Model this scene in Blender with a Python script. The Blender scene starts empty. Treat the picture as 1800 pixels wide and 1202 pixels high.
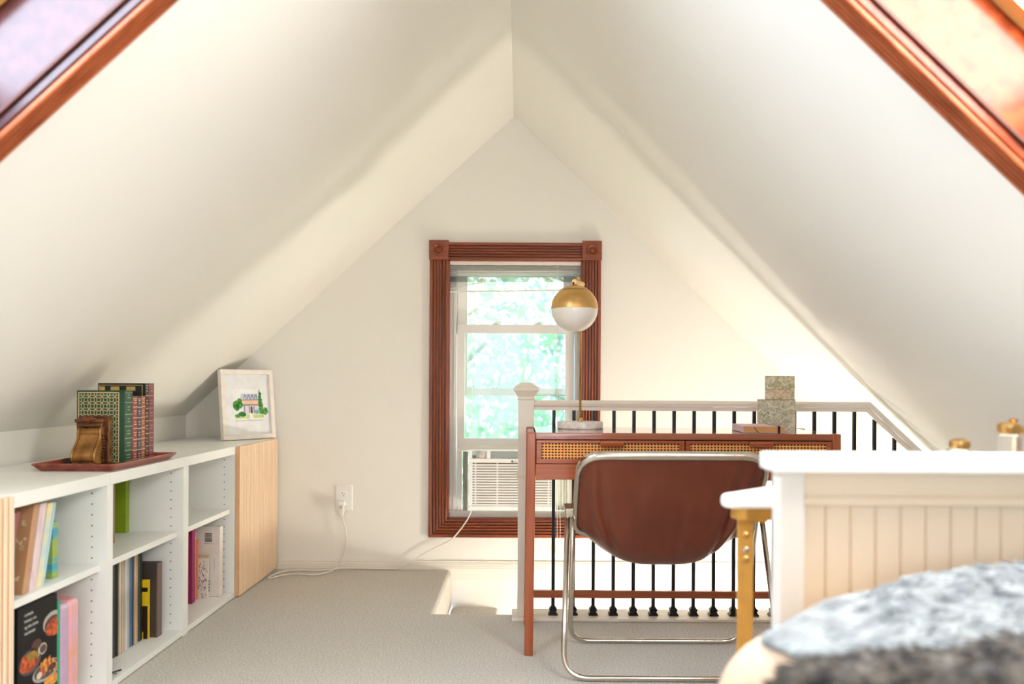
import bpy, bmesh, math, random
from mathutils import Vector, Matrix, noise
random.seed(7)
sc = bpy.context.scene
COL = sc.collection
PI = math.pi
# ---------------------------------------------------------------- camera
F, CX, CY, HZ, ROLL = 1550.0, 915.0, 676.0, 0.923, math.radians(0.3)
cam_d = bpy.data.cameras.new('camera'); cam = bpy.data.objects.new('camera', cam_d); COL.objects.link(cam)
cam_d.sensor_width = 36; cam_d.lens = 36*F/1800
cam_d.shift_x = -(CX-900)/1800; cam_d.shift_y = (CY-601)/1800
cam_d.clip_start = 0.05; cam_d.clip_end = 200
cam.matrix_world = Matrix.Translation((0, 0, HZ)) @ Matrix.Rotation(PI/2, 4, 'X') @ Matrix.Rotation(ROLL, 4, 'Z')
cam_d.dof.use_dof = True; cam_d.dof.focus_distance = 3.5; cam_d.dof.aperture_fstop = 2.3
sc.camera = cam
# ---------------------------------------------------------------- world
w = bpy.data.worlds.new('sky'); sc.world = w; w.use_nodes = True
nt = w.node_tree; nt.nodes.clear()
tc = nt.nodes.new('ShaderNodeTexCoord'); sep = nt.nodes.new('ShaderNodeSeparateXYZ')
mr = nt.nodes.new('ShaderNodeMapRange'); mr.inputs[1].default_value = -0.7; mr.inputs[2].default_value = 0.7
nz = nt.nodes.new('ShaderNodeTexNoise'); nz.inputs['Scale'].default_value = 2.5; nz.inputs['Detail'].default_value = 5
cr = nt.nodes.new('ShaderNodeValToRGB')
cr.color_ramp.elements[0].color = (0.50, 0.66, 1.0, 1); cr.color_ramp.elements[1].color = (1.0, 0.93, 0.86, 1)
cr.color_ramp.elements[0].position = 0.25; cr.color_ramp.elements[1].position = 0.7
mx = nt.nodes.new('ShaderNodeMix'); mx.data_type = 'FLOAT'; mx.inputs[0].default_value = 0.3
bg = nt.nodes.new('ShaderNodeBackground'); bg.inputs[1].default_value = 3.2
ow = nt.nodes.new('ShaderNodeOutputWorld')
L = nt.links.new
L(tc.outputs['Generated'], sep.inputs[0]); L(sep.outputs[0], mr.inputs[0]); L(tc.outputs['Generated'], nz.inputs['Vector'])
L(mr.outputs[0], mx.inputs[2]); L(nz.outputs['Fac'], mx.inputs[3]); L(mx.outputs[0], cr.inputs[0])
L(cr.outputs[0], bg.inputs[0]); L(bg.outputs[0], ow.inputs[0])

def area(name, loc, direction, sx, sy, power=0, color=(1,1,1), portal=False, spread=PI):
    d = bpy.data.lights.new(name, 'AREA'); d.shape = 'RECTANGLE'; d.size = sx; d.size_y = sy
    d.energy = power; d.color = color; d.spread = spread
    if portal: d.cycles.is_portal = True
    o = bpy.data.objects.new(name, d); COL.objects.link(o); o.location = loc
    o.rotation_euler = Vector(direction).to_track_quat('-Z', 'Y').to_euler()
    return o
mL, mR, XR, ZR, YW = 0.92, 0.95, -0.041, 2.261, 4.403
aL, aR = math.atan(mL), math.atan(mR)
# skylight daylight, plus added fill lights: unseen back window and stair lamp
area('rear_fill_light', (0.1, -1.72, 1.05), (0, 1, 0.02), 1.5, 1.3, 9, (1.0, 0.98, 0.95))
def slopeL(a, y, b): return Vector((XR-math.cos(aL)*a-math.sin(aL)*b, y, ZR-math.sin(aL)*a+math.cos(aL)*b))
def slopeR(a, y, b): return Vector((XR+math.cos(aR)*a+math.sin(aR)*b, y, ZR-math.sin(aR)*a+math.cos(aR)*b))
area('skylight_portal', slopeL(1.0, 1.33, 0.23), (math.sin(aL), 0, -math.cos(aL)), 1.25, .68, portal=True)
area('skylight_portal', slopeR(1.0, 1.31, 0.23), (-math.sin(aR), 0, -math.cos(aR)), 1.25, .68, portal=True)
area('skylight_daylight', slopeL(1.0, 1.33, 0.235), (math.sin(aL), 0, -math.cos(aL)), 1.1, .58, 34, (.77, .875, 1))
area('skylight_daylight', slopeR(1.0, 1.31, 0.235), (-math.sin(aR), 0, -math.cos(aR)), 1.1, .58, 40, (1, .955, .92))
area('gable_window_portal', (-0.03, 4.56, 0.95), (0, -1, 0), 0.72, 1.35, portal=True)
sc.view_settings.view_transform = 'Standard'; sc.view_settings.look = 'None'
sc.view_settings.gamma = 1; sc.view_settings.use_curve_mapping = False
sc.view_settings.exposure = 1.0

# ---------------------------------------------------------------- helpers
def A(px, py, Y):
    u, v = px-CX, CY-py
    c, s = math.cos(ROLL), math.sin(ROLL)
    return Vector(((u*c-v*s)*Y/F, Y, HZ+(u*s+v*c)*Y/F))
def AX(px, X):          # depth of a pixel column on a plane x = X
    return F*X/(px-CX)
def worg(o):
    v = Vector((0, 0, 0))
    while o is not None: v += o.location; o = o.parent
    return v
def tag(o, label=None, cat=None, group=None, kind=None):
    if label: o['label'] = label
    if cat: o['category'] = cat
    if group: o['group'] = group
    if kind: o['kind'] = kind
    return o
def empty(name, loc, label=None, cat=None, group=None, kind=None):
    o = bpy.data.objects.new(name, None); COL.objects.link(o); o.location = loc; o.empty_display_size = .05
    return tag(o, label, cat, group, kind)
def obj(name, bm, mats, parent=None, bev=0, smooth=False, origin=None, seg=2, recalc=True):
    if recalc: bmesh.ops.recalc_face_normals(bm, faces=bm.faces)
    o_w = worg(parent) if parent else (Vector(origin) if origin else None)
    if o_w is None:
        n = max(len(bm.verts), 1)
        xs = [v.co for v in bm.verts]
        o_w = Vector(((min(c.x for c in xs)+max(c.x for c in xs))/2, (min(c.y for c in xs)+max(c.y for c in xs))/2, min(c.z for c in xs)))
    bmesh.ops.translate(bm, vec=-o_w, verts=bm.verts)
    me = bpy.data.meshes.new(name); bm.to_mesh(me); bm.free()
    for m in (mats if isinstance(mats, (list, tuple)) else [mats]): me.materials.append(m)
    if smooth:
        for p in me.polygons: p.use_smooth = True
        if smooth == 'auto':
            try: me.set_sharp_from_angle(angle=math.radians(35))
            except Exception: pass
    o = bpy.data.objects.new(name, me); COL.objects.link(o)
    if parent: o.parent = parent
    else: o.location = o_w
    if bev:
        b = o.modifiers.new('bevel', 'BEVEL'); b.width = bev; b.segments = seg; b.limit_method = 'ANGLE'; b.angle_limit = math.radians(40)
    return o
def copy_tree(o, parent=None):
    c = o.copy(); COL.objects.link(c); c.parent = parent
    for ch in [x for x in bpy.data.objects if x.parent == o]: copy_tree(ch, c)
    return c
def nb(): return bmesh.new()
def box(bm, x0, x1, y0, y1, z0, z1, fn=None, mi=0):
    vs = []
    for z in (z0, z1):
        for x, y in ((x0, y0), (x1, y0), (x1, y1), (x0, y1)):
            p = fn(x, y, z) if fn else (x, y, z); vs.append(bm.verts.new(p))
    for f in ((0,3,2,1), (4,5,6,7), (0,1,5,4), (1,2,6,5), (2,3,7,6), (3,0,4,7)):
        fa = bm.faces.new([vs[i] for i in f]); fa.material_index = mi
    return bm
def Box(*a, **k): return box(nb(), *a, **k)
def prism(bm, pts, d0, d1, fn, mi=0):       # pts 2D polygon (p,q); fn(p,q,d) -> world
    n = len(pts)
    a = [bm.verts.new(fn(p, q, d0)) for p, q in pts]; b = [bm.verts.new(fn(p, q, d1)) for p, q in pts]
    f = [bm.faces.new(a[::-1]), bm.faces.new(b)]
    for i in range(n): f.append(bm.faces.new((a[i], a[(i+1) % n], b[(i+1) % n], b[i])))
    for x in f: x.material_index = mi
    return bm
XZ = lambda p, q, d: (p, d, q)
YZ = lambda p, q, d: (d, p, q)
XY = lambda p, q, d: (p, q, d)
def smooth_path(pts, n=8):
    P = [Vector(p) for p in pts]; out = []
    for i in range(len(P)-1):
        p0 = P[max(i-1, 0)]; p1 = P[i]; p2 = P[i+1]; p3 = P[min(i+2, len(P)-1)]
        for k in range(n):
            t = k/n
            out.append(0.5*((2*p1)+(-p0+p2)*t+(2*p0-5*p1+4*p2-p3)*t*t+(-p0+3*p1-3*p2+p3)*t**3))
    out.append(P[-1]); return out
def round_path(pts, r, n=6, closed=False):   # polyline with rounded corners
    P = [Vector(p) for p in pts]; out = []; m = len(P)
    for i in range(m):
        if not closed and i in (0, m-1): out.append(P[i]); continue
        a, b, c = P[i-1], P[i], P[(i+1) % m]
        rr = r[i] if isinstance(r, (list, tuple)) else r
        d1 = (a-b).normalized(); d2 = (c-b).normalized()
        rr = min(rr, (a-b).length*.49, (c-b).length*.49)
        s, e = b+d1*rr, b+d2*rr
        for k in range(n+1):
            t = k/n; out.append(s*(1-t)**2+b*2*t*(1-t)+e*t*t)
    return out
def tube(bm, pts, r, seg=10, closed=False, ry=None, up=None, mi=0, cap=True):
    P = [Vector(p) for p in pts]; n = len(P); rings = []
    nrm = None
    for i in range(n):
        if closed: t = (P[(i+1) % n]-P[i-1])
        else: t = (P[min(i+1, n-1)]-P[max(i-1, 0)])
        if t.length < 1e-9: t = Vector((0, 0, 1))
        t.normalize()
        if up is not None: nn = Vector(up)-t*Vector(up).dot(t)
        elif nrm is None:
            h = Vector((0, 0, 1)) if abs(t.z) < .9 else Vector((1, 0, 0)); nn = h-t*h.dot(t)
        else: nn = nrm-t*nrm.dot(t)
        if nn.length < 1e-6: nn = t.orthogonal()
        nn.normalize(); nrm = nn; bb = t.cross(nn)
        rr = r[i] if isinstance(r, (list, tuple)) else r; r2 = rr if ry is None else ry
        rings.append([bm.verts.new(P[i]+nn*rr*math.cos(2*PI*k/seg)+bb*r2*math.sin(2*PI*k/seg)) for k in range(seg)])
    for i in range(n if closed else n-1):
        a, b = rings[i], rings[(i+1) % n]
        for k in range(seg):
            f = bm.faces.new((a[k], a[(k+1) % seg], b[(k+1) % seg], b[k])); f.material_index = mi
    if not closed and cap:
        for q in (rings[0][::-1], rings[-1]):
            f = bm.faces.new(q); f.material_index = mi
    return bm
def lathe(bm, prof, c, seg=24, sy=1.0, mi=0, axis='Z', rot=0.0):
    rings = []
    for r, z in prof:
        ring = []
        for k in range(seg):
            a = 2*PI*k/seg+rot; u, v = r*math.cos(a), r*sy*math.sin(a)
            p = {'Z': (u, v, z), 'Y': (u, z, v), 'X': (z, u, v)}[axis]
            ring.append(bm.verts.new(Vector(c)+Vector(p)))
        rings.append(ring)
    for i in range(len(rings)-1):
        a, b = rings[i], rings[i+1]
        for k in range(seg):
            f = bm.faces.new((a[k], a[(k+1) % seg], b[(k+1) % seg], b[k])); f.material_index = mi
    f = bm.faces.new(rings[0][::-1]); f.material_index = mi
    f = bm.faces.new(rings[-1]); f.material_index = mi
    return bm
def sq(bm, prof, c, mi=0): return lathe(bm, [(r*math.sqrt(2), z) for r, z in prof], c, 4, mi=mi, rot=PI/4)
def text_bm(bm, s, size, fn, mi=0):         # fn(x,y)->world
    cu = bpy.data.curves.new('t', 'FONT'); cu.body = s; cu.size = size; cu.align_x = 'LEFT'
    to = bpy.data.objects.new('t', cu); COL.objects.link(to)
    dg = bpy.context.evaluated_depsgraph_get(); me = to.evaluated_get(dg).to_mesh()
    vs = [bm.verts.new(fn(v.co.x, v.co.y)) for v in me.vertices]
    for p in me.polygons:
        try: f = bm.faces.new([vs[i] for i in p.vertices]); f.material_index = mi
        except Exception: pass
    to.evaluated_get(dg).to_mesh_clear(); bpy.data.objects.remove(to)
def fluted(bm, p0, p1, wdir, ndir, w, th, grooves=5, m0=0, m1=0, mi=0, gd=None):
    """board from p0 to p1 (inner edge), width along wdir, thickness along ndir; m0/m1 mitre shift per width"""
    p0, p1, wd, nd = Vector(p0), Vector(p1), Vector(wdir), Vector(ndir)
    t = (p1-p0).normalized(); gd = gd or th*.82
    prof = [(0, 0), (0, th*.8)]
    e = w*.10; gw = (w-2*e)/grooves
    prof += [(e*.5, th)]
    for g in range(grooves):
        x = e+g*gw
        prof += [(x+gw*.08, th-gd*.15), (x+gw*.16, th-gd), (x+gw*.40, th-gd), (x+gw*.50, th-gd*.15), (x+gw*.70, th)]
    prof += [(w-e*.5, th), (w, th*.8), (w, 0)]
    A_ = [bm.verts.new(p0+wd*a+nd*b-t*a*m0) for a, b in prof]; B_ = [bm.verts.new(p1+wd*a+nd*b+t*a*m1) for a, b in prof]
    n = len(prof)
    fs = [bm.faces.new(A_[::-1]), bm.faces.new(B_)]
    for i in range(n): fs.append(bm.faces.new((A_[i], A_[(i+1) % n], B_[(i+1) % n], B_[i])))
    for f in fs: f.material_index = mi
    return bm
# ---------------------------------------------------------------- materials
def s2l(c): return tuple(((x/255)/12.92 if x/255 <= .04045 else ((x/255+.055)/1.055)**2.4) for x in c)
def mat(name, rgb, rough=.5, var=.06, scale=8, bump=0, bscale=60, metal=0, stretch=(1,1,1), coat=0, spec=.5, rgb2=None, detail=4, emis=0, trans=0, sheen=0, distort=0, lo=.35, hi=.65):
    m = bpy.data.materials.new(name); m.use_nodes = True; n = m.node_tree; b = n.nodes['Principled BSDF']
    c1 = s2l(rgb); c2 = s2l(rgb2) if rgb2 else tuple(max(0, x*(1-var)) for x in c1)
    tcn = n.nodes.new('ShaderNodeTexCoord'); mp = n.nodes.new('ShaderNodeMapping'); mp.inputs['Scale'].default_value = stretch
    ns = n.nodes.new('ShaderNodeTexNoise'); ns.inputs['Scale'].default_value = scale; ns.inputs['Detail'].default_value = detail
    ns.inputs['Distortion'].default_value = distort
    rp = n.nodes.new('ShaderNodeValToRGB'); rp.color_ramp.elements[0].position = lo; rp.color_ramp.elements[1].position = hi
    rp.color_ramp.elements[0].color = (*c2, 1); rp.color_ramp.elements[1].color = (*c1, 1)
    l = n.links.new
    l(tcn.outputs['Object'], mp.inputs[0]); l(mp.outputs[0], ns.inputs['Vector']); l(ns.outputs['Fac'], rp.inputs[0]); l(rp.outputs[0], b.inputs['Base Color'])
    b.inputs['Roughness'].default_value = rough; b.inputs['Metallic'].default_value = metal
    b.inputs['Specular IOR Level'].default_value = spec
    b.inputs['Coat Weight'].default_value = coat; b.inputs['Coat Roughness'].default_value = .08
    if sheen: b.inputs['Sheen Weight'].default_value = sheen
    if trans: b.inputs['Transmission Weight'].default_value = trans
    if emis: l(rp.outputs[0], b.inputs['Emission Color']); b.inputs['Emission Strength'].default_value = emis
    if bump:
        n2 = n.nodes.new('ShaderNodeTexNoise'); n2.inputs['Scale'].default_value = bscale; n2.inputs['Detail'].default_value = 3
        bp = n.nodes.new('ShaderNodeBump'); bp.inputs['Strength'].default_value = bump; bp.inputs['Distance'].default_value = .01
        l(mp.outputs[0], n2.inputs['Vector']); l(n2.outputs['Fac'], bp.inputs['Height']); l(bp.outputs[0], b.inputs['Normal'])
    return m
def glass(name, tint=(.94, 1, .975), refl=.03):
    m = bpy.data.materials.new(name); m.use_nodes = True; n = m.node_tree; n.nodes.clear()
    tr = n.nodes.new('ShaderNodeBsdfTransparent'); gl = n.nodes.new('ShaderNodeBsdfGlossy'); gl.inputs['Roughness'].default_value = .02
    ns = n.nodes.new('ShaderNodeTexNoise'); ns.inputs['Scale'].default_value = 3
    rp = n.nodes.new('ShaderNodeValToRGB'); rp.color_ramp.elements[0].color = (*[x*.96 for x in tint], 1); rp.color_ramp.elements[1].color = (*tint, 1)
    mxs = n.nodes.new('ShaderNodeMixShader'); mxs.inputs[0].default_value = refl; out = n.nodes.new('ShaderNodeOutputMaterial')
    n.links.new(ns.outputs['Fac'], rp.inputs[0]); n.links.new(rp.outputs[0], tr.inputs[0])
    n.links.new(tr.outputs[0], mxs.inputs[1]); n.links.new(gl.outputs[0], mxs.inputs[2]); n.links.new(mxs.outputs[0], out.inputs[0])
    return m
M_wall = mat('wall_paint', (240, 236, 226), .75, var=.03, scale=1.5, bump=.05, bscale=40)
M_white = mat('white_lacquer', (238, 238, 232), .35, var=.02, scale=3)
M_trimw = mat('cream_trim_paint', (240, 233, 220), .4, var=.03, scale=5)
M_cream = mat('rail_cream_paint', (232, 222, 206), .4, var=.04, scale=5)
M_carpet = mat('cut_pile_carpet', (250, 245, 235), .95, scale=150, rgb2=(218, 208, 194), bump=.9, bscale=420, detail=6, spec=.1)
def wood(name, c1, c2, ax, rough=.3, coat=.3, sc_=14):
    st = {'X': (.025, 1, 1), 'Y': (1, .025, 1), 'Z': (1, 1, .025)}[ax]
    return mat(name, c1, rough, scale=sc_*4, rgb2=c2, stretch=st, coat=coat, bump=.04, bscale=120, distort=0, detail=4)
M_red = {a: wood('red_mahogany_'+a, (150, 70, 30), (114, 47, 17), a, .34, .2, 22) for a in 'XYZ'}
M_redL = mat('red_mahogany_slope', (172, 92, 54), .4, scale=60, rgb2=(142, 70, 38), stretch=(.25, 1, .25), coat=0, spec=.2, bump=.1, bscale=100)
M_jambs = {k: mat('varnished_jamb_'+k, c1, .22, scale=30, rgb2=c2, stretch=(1, .3, 1), coat=0.0, spec=sp, bump=.05, bscale=10) for k, c1, c2, sp in (('left', (74, 36, 34), (58, 28, 26), .30), ('right', (150, 66, 30), (110, 44, 16), .22))}  # one wood; the tint each side reflects is put into its colour
M_desk = {a: wood('walnut_stain_'+a, (166, 86, 46), (148, 70, 34), a, .25, .25, 22) for a in 'XYZ'}
M_desktop = wood('desk_top_gloss', (152, 82, 50), (132, 64, 34), 'X', .10, .6)
M_cane = mat('woven_cane', (250, 172, 88), .5, var=.15, scale=120)
M_dark = mat('dark_gap', (76, 30, 12), .7, var=.2)
M_blk = mat('black_iron', (22, 22, 24), .4, var=.3, scale=30, metal=.3)
M_oak = mat('pale_oak_fluted', (240, 212, 180), .5, scale=30, rgb2=(230, 196, 160), stretch=(1, 1, .08))
M_alu = mat('window_aluminium', (214, 210, 202), .4, var=.05, scale=10, metal=.1)
M_vinyl = mat('white_vinyl', (232, 228, 222), .4, var=.03, scale=6)
M_chrome = mat('brushed_chrome', (205, 198, 186), .18, var=.08, scale=50, metal=1, stretch=(1, 1, .2))
M_brass = mat('satin_brass', (214, 172, 108), .34, var=.1, scale=40, metal=1)
M_brass2 = mat('warm_brass', (226, 172, 88), .36, var=.12, scale=30, metal=.6)
M_opal = mat('opal_glass', (238, 232, 220), .25, var=.02, coat=.3)
M_marble = mat('white_marble', (236, 229, 220), .3, scale=14, rgb2=(200, 188, 174), distort=2.5)
M_leather = mat('cognac_leather', (116, 54, 32), .34, scale=3, rgb2=(98, 44, 25), bump=.25, bscale=14, spec=.5)
M_glass = glass('window_glass'); M_skyglass = glass('skylight_glass', (.95, .98, 1), .06)
M_acw = mat('white_plastic', (244, 242, 236), .35, var=.02)
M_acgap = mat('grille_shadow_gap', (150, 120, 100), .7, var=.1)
M_cord = mat('white_cord', (236, 230, 218), .45, var=.04)

def plain(name, rgb, rough=.5, **k): return mat(name, rgb, rough, **({'var': .08, 'scale': 25} | k))

# ================================================================ room shell
XK, XKR, YB = -1.67, 1.75, -1.8        # left knee wall, right knee wall, back wall
FE, FX = 3.56, -0.34                   # floor edge before the stairwell; left edge of stairwell
roofL = lambda x: ZR-mL*(XR-x); roofR = lambda x: ZR-mR*(x-XR)
roof = lambda x: roofL(x) if x < XR else roofR(x)
bm = nb()
prism(bm, [(XK, YB), (XKR, YB), (XKR, FE), (FX, FE), (FX, YW), (XK, YW)], -.20, 0, XY)
fl = obj('floor', bm, M_carpet, bev=.022, seg=4); tag(fl, kind='structure')
# stair treads, hidden rest goes down to the right
bm = nb()
pts = [(FX, -.385)]; x, z = FX, -.19
pts = [(FX, -2.4), (FX, -.19)]
for i in range(9):
    x2 = FX+.235*(i+1); pts += [(x2, -.19*(i+1)), (x2, -.19*(i+2))]
pts += [(XKR, -.19*10), (XKR, -2.4)]
prism(bm, pts, FE+.02, YW, XZ)
tag(obj('stair_flight', bm, M_carpet, bev=.015, seg=3), kind='structure', label='carpeted stairs going down behind the railing')
# stairwell side walls
tag(obj('wall_stairwell', Box(FX, XKR, FE, FE+.02, -2.4, -.2), M_wall), kind='structure')
tag(obj('wall_stair_end', Box(XKR, XKR+.05, FE, YW, -2.4, 0), M_wall), kind='structure')
tag(obj('wall_left', Box(XK-.08, XK, YB, YW, 0, roofL(XK)), M_wall), kind='structure')
tag(obj('wall_right', Box(XKR, XKR+.08, YB, YW, 0, roofR(XKR)), M_wall), kind='structure')
# end wall with window hole
hl, hr = A(787, 680, YW).x, A(1023, 680, YW).x
ht, hb = A(905, 457, YW).z, A(905, 912, YW).z
WT = .12
bm = nb()
prism(bm, [(XK, -.2), (hl, -.2), (hl, roof(hl)), (XK, roof(XK))], YW, YW+WT, XZ)
prism(bm, [(hr, -2.4), (XKR, -2.4), (XKR, roof(XKR)), (hr, roof(hr))], YW, YW+WT, XZ)
prism(bm, [(hl, ht), (hr, ht), (hr, roof(hr)), (XR, ZR), (hl, roof(hl))], YW, YW+WT, XZ)
prism(bm, [(hl, -2.4), (hr, -2.4), (hr, hb), (hl, hb)], YW, YW+WT, XZ)
tag(obj('wall_front', bm, M_wall), kind='structure')
# back wall; its big window hole is unseen, added for the fill light
bl, br, bb, bt = -.65, .85, .4, 1.7
bm = nb()
prism(bm, [(XK, 0), (bl, 0), (bl, roof(bl)), (XK, roof(XK))], YB-.1, YB, XZ)
prism(bm, [(br, 0), (XKR, 0), (XKR, roof(XKR)), (br, roof(br))], YB-.1, YB, XZ)
prism(bm, [(bl, bt), (br, bt), (br, roof(br)), (XR, ZR), (bl, roof(bl))], YB-.1, YB, XZ)
prism(bm, [(bl, 0), (br, 0), (br, bb), (bl, bb)], YB-.1, YB, XZ)
tag(obj('wall_back', bm, M_wall), kind='structure')
wb = empty('window_rear_added', ((bl+br)/2, YB-.05, bb), kind='structure')
bm = nb()
for (x0, x1, z0, z1) in ((bl, br, bb, bb+.05), (bl, br, bt-.05, bt), (bl, bl+.05, bb, bt), (br-.05, br, bb, bt), (-.0, .05+.1, bb, bt)):
    box(bm, x0, x1, YB-.09, YB-.03, z0, z1)
obj('window_frame', bm, M_vinyl, wb); obj('pane', Box(bl+.04, br-.04, YB-.065, YB-.06, bb+.04, bt-.04), M_skyglass, wb)  # frame and pane of the added, unseen rear window
# ceilings with skylight holes
skyL = dict(a0=.42, a1=1.62, y0=1.0, y1=1.65); skyR = dict(a0=.42, a1=1.62, y0=.98, y1=1.62)
def ceiling(fn, sk, amax, sgn):
    bm = nb(); a0, a1, y0, y1 = sk['a0'], sk['a1'], sk['y0'], sk['y1']
    for (p, q, r, s) in ((0, amax, YB, y0), (0, amax, y1, YW), (0, a0, y0, y1), (a1, amax, y0, y1)):
        box(bm, p, q, r, s, 0, .16, fn)
    return tag(obj('ceiling', bm, M_wall), kind='structure')
ceiling(slopeL, skyL, (XR-XK)/math.cos(aL)+.05, -1)
ceiling(slopeR, skyR, (XKR-XR)/math.cos(aR)+.05, 1)
def skylight(name, fn, sk, side, cw):
    a0, a1, y0, y1 = sk['a0'], sk['a1'], sk['y0'], sk['y1']
    e = empty(name, fn((a0+a1)/2, (y0+y1)/2, 0), kind='structure')
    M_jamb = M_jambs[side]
    O = fn(0, 0, 0); ta = fn(1, 0, 0)-O; nn = O-fn(0, 0, 1)       # nn points into room
    for (q, wd, nm) in ((y1, 1, 'far'), (y0, -1, 'near')):
        bm = nb(); fluted(bm, fn(a0-cw, q, 0), fn(a1+cw, q, 0), (0, wd, 0), nn, cw, .018, 4)
        obj('casing', bm, M_redL, e)
    for (q, wd) in ((a0, -1), (a1, 1)):
        bm = nb(); fluted(bm, fn(q, y0, 0), fn(q, y1, 0), ta*wd, nn, cw, .018, 4); obj('casing', bm, M_redL, e)
    d = .165
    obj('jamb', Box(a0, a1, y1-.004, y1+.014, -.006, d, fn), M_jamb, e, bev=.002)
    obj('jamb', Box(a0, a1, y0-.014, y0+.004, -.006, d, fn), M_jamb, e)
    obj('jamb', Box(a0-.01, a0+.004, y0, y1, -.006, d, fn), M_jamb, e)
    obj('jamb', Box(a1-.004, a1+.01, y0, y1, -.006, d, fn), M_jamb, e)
    bm = nb(); s = .045
    for (p, q, r, t) in ((a0, a1, y0, y0+s), (a0, a1, y1-s, y1), (a0, a0+s, y0+s, y1-s), (a1-s, a1, y0+s, y1-s)):
        box(bm, p, q, r, t, d, d+.05, fn)
    obj('sash', bm, M_brass2 if False else plain('pine_sash_'+side, (206, 150, 84), .3), e)
    # thin dark gasket
    bm = nb(); box(bm, a0, a1, y1-.012, y1-.003, .012, .018, fn)
    obj('gasket', bm, M_dark, e)
    obj('pane', Box(a0+s-.01, a1-s+.01, y0+s-.01, y1-s+.01, d+.02, d+.026, fn), M_skyglass, e)
skylight('window_2', slopeL, skyL, 'left', .058); skylight('window_3', slopeR, skyR, 'right', .064)

# baseboards
bm = nb()
for (z0, z1, t) in ((.034, .043, .010), (-.024, .034, .014), (-.05, -.024, .008)):
    box(bm, XK, XKR, YW-t, YW, z0, z1)
for k in range(3): box(bm, XK, XKR, YW-.0165, YW-.013, .004+.009*k, .009+.009*k)
tag(obj('baseboard_front', bm, M_trimw, bev=.0015), kind='structure')
bm = nb(); box(bm, XK, XK+.012, YB, YW-.017, 0, .08); box(bm, XK, XK+.007, YB, YW-.017, .08, .09)
tag(obj('baseboard_left', bm, M_trimw, bev=.002), kind='structure')
tag(obj('baseboard_right', Box(XKR-.012, XKR, YB, FE, 0, .08), M_trimw, bev=.002), kind='structure')

# ================================================================ window_1
W = empty('window_1', ((hl+hr)/2, YW, hb), kind='structure')
cw = 32/352.0; TH = .022
obj('casing', fluted(nb(), (hl, YW, hb), (hl, YW, ht), (-1, 0, 0), (0, -1, 0), cw, TH, 5, m0=1), M_red['Z'], W)
obj('casing', fluted(nb(), (hr, YW, hb), (hr, YW, ht), (1, 0, 0), (0, -1, 0), cw, TH, 5, m0=1), M_red['Z'], W)
obj('casing', fluted(nb(), (hl, YW, ht), (hr, YW, ht), (0, 0, 1), (0, -1, 0), cw*.93, TH, 5), M_red['X'], W)
obj('casing', fluted(nb(), (hl, YW, hb), (hr, YW, hb), (0, 0, -1), (0, -1, 0), cw, TH, 5, m0=1, m1=1), M_red['X'], W)
for cx_ in (hl-cw/2, hr+cw/2):
    bz = ht+cw*.5
    bm = Box(cx_-cw*.53, cx_+cw*.53, YW-.030, YW, bz-cw*.53, bz+cw*.53)
    cb = obj('corner_block', bm, M_red['X'], W, bev=.0015)
    prof = [(.001, -.0345), (.008, -.034), (.012, -.031), (.016, -.0285), (.019, -.031), (.022, -.037), (.026, -.039), (.029, -.037), (.031, -.030)]
    bm = nb(); lathe(bm, [(r, y) for r, y in prof], (cx_, YW, bz), 32, axis='Y')
    obj('rosette', bm, M_red['Z'], cb, smooth=True)
# wooden jamb liner
bm = nb(); J = .014
box(bm, hl-.001, hl+J*.6, YW-.004, YW+.10, hb, ht); box(bm, hr-J*.6, hr+.001, YW-.004, YW+.10, hb, ht)
box(bm, hl, hr, YW-.004, YW+.10, ht-J*.5, ht+.001); box(bm, hl, hr, YW-.004, YW+.06, hb-.001, hb+.006)
obj('jamb', bm, M_red['Z'], W)
YF = YW+.045
def rect(px0, px1, py0, py1, Y, y0, y1, bm):
    a, b = A(px0, py1, Y), A(px1, py0, Y)
    return box(bm, a.x, b.x, y0, y1, a.z, b.z)
# outer frame (aluminium)
bm = nb()
rect(790, 803, 474, 898, YF, YF-.01, YF+.06, bm); rect(1009, 1021, 474, 898, YF, YF-.01, YF+.06, bm)
rect(790, 1021, 459, 474, YF, YF-.01, YF+.06, bm); rect(790, 1021, 898, 910, YF, YF-.02, YF+.06, bm)
rect(797, 799, 475, 897, YF, YF-.016, YF-.01, bm); rect(1013, 1015, 475, 897, YF, YF-.016, YF-.01, bm)
obj('window_frame', bm, M_alu, W, bev=.001)
# upper sash (far)
us = YF+.035
bm = nb()
rect(804, 822, 486, 573, us, us, us+.024, bm); rect(990, 1008, 486, 573, us, us, us+.024, bm)
rect(804, 1008, 475, 486, us, us, us+.025, bm); rect(804, 1008, 573, 586, us, us, us+.024, bm)
s1 = obj('sash', bm, M_vinyl, W, bev=.001)
bm = nb(); rect(820, 992, 484, 576, us, us+.012, us+.015, bm); obj('pane', bm, M_glass, s1)
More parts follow.
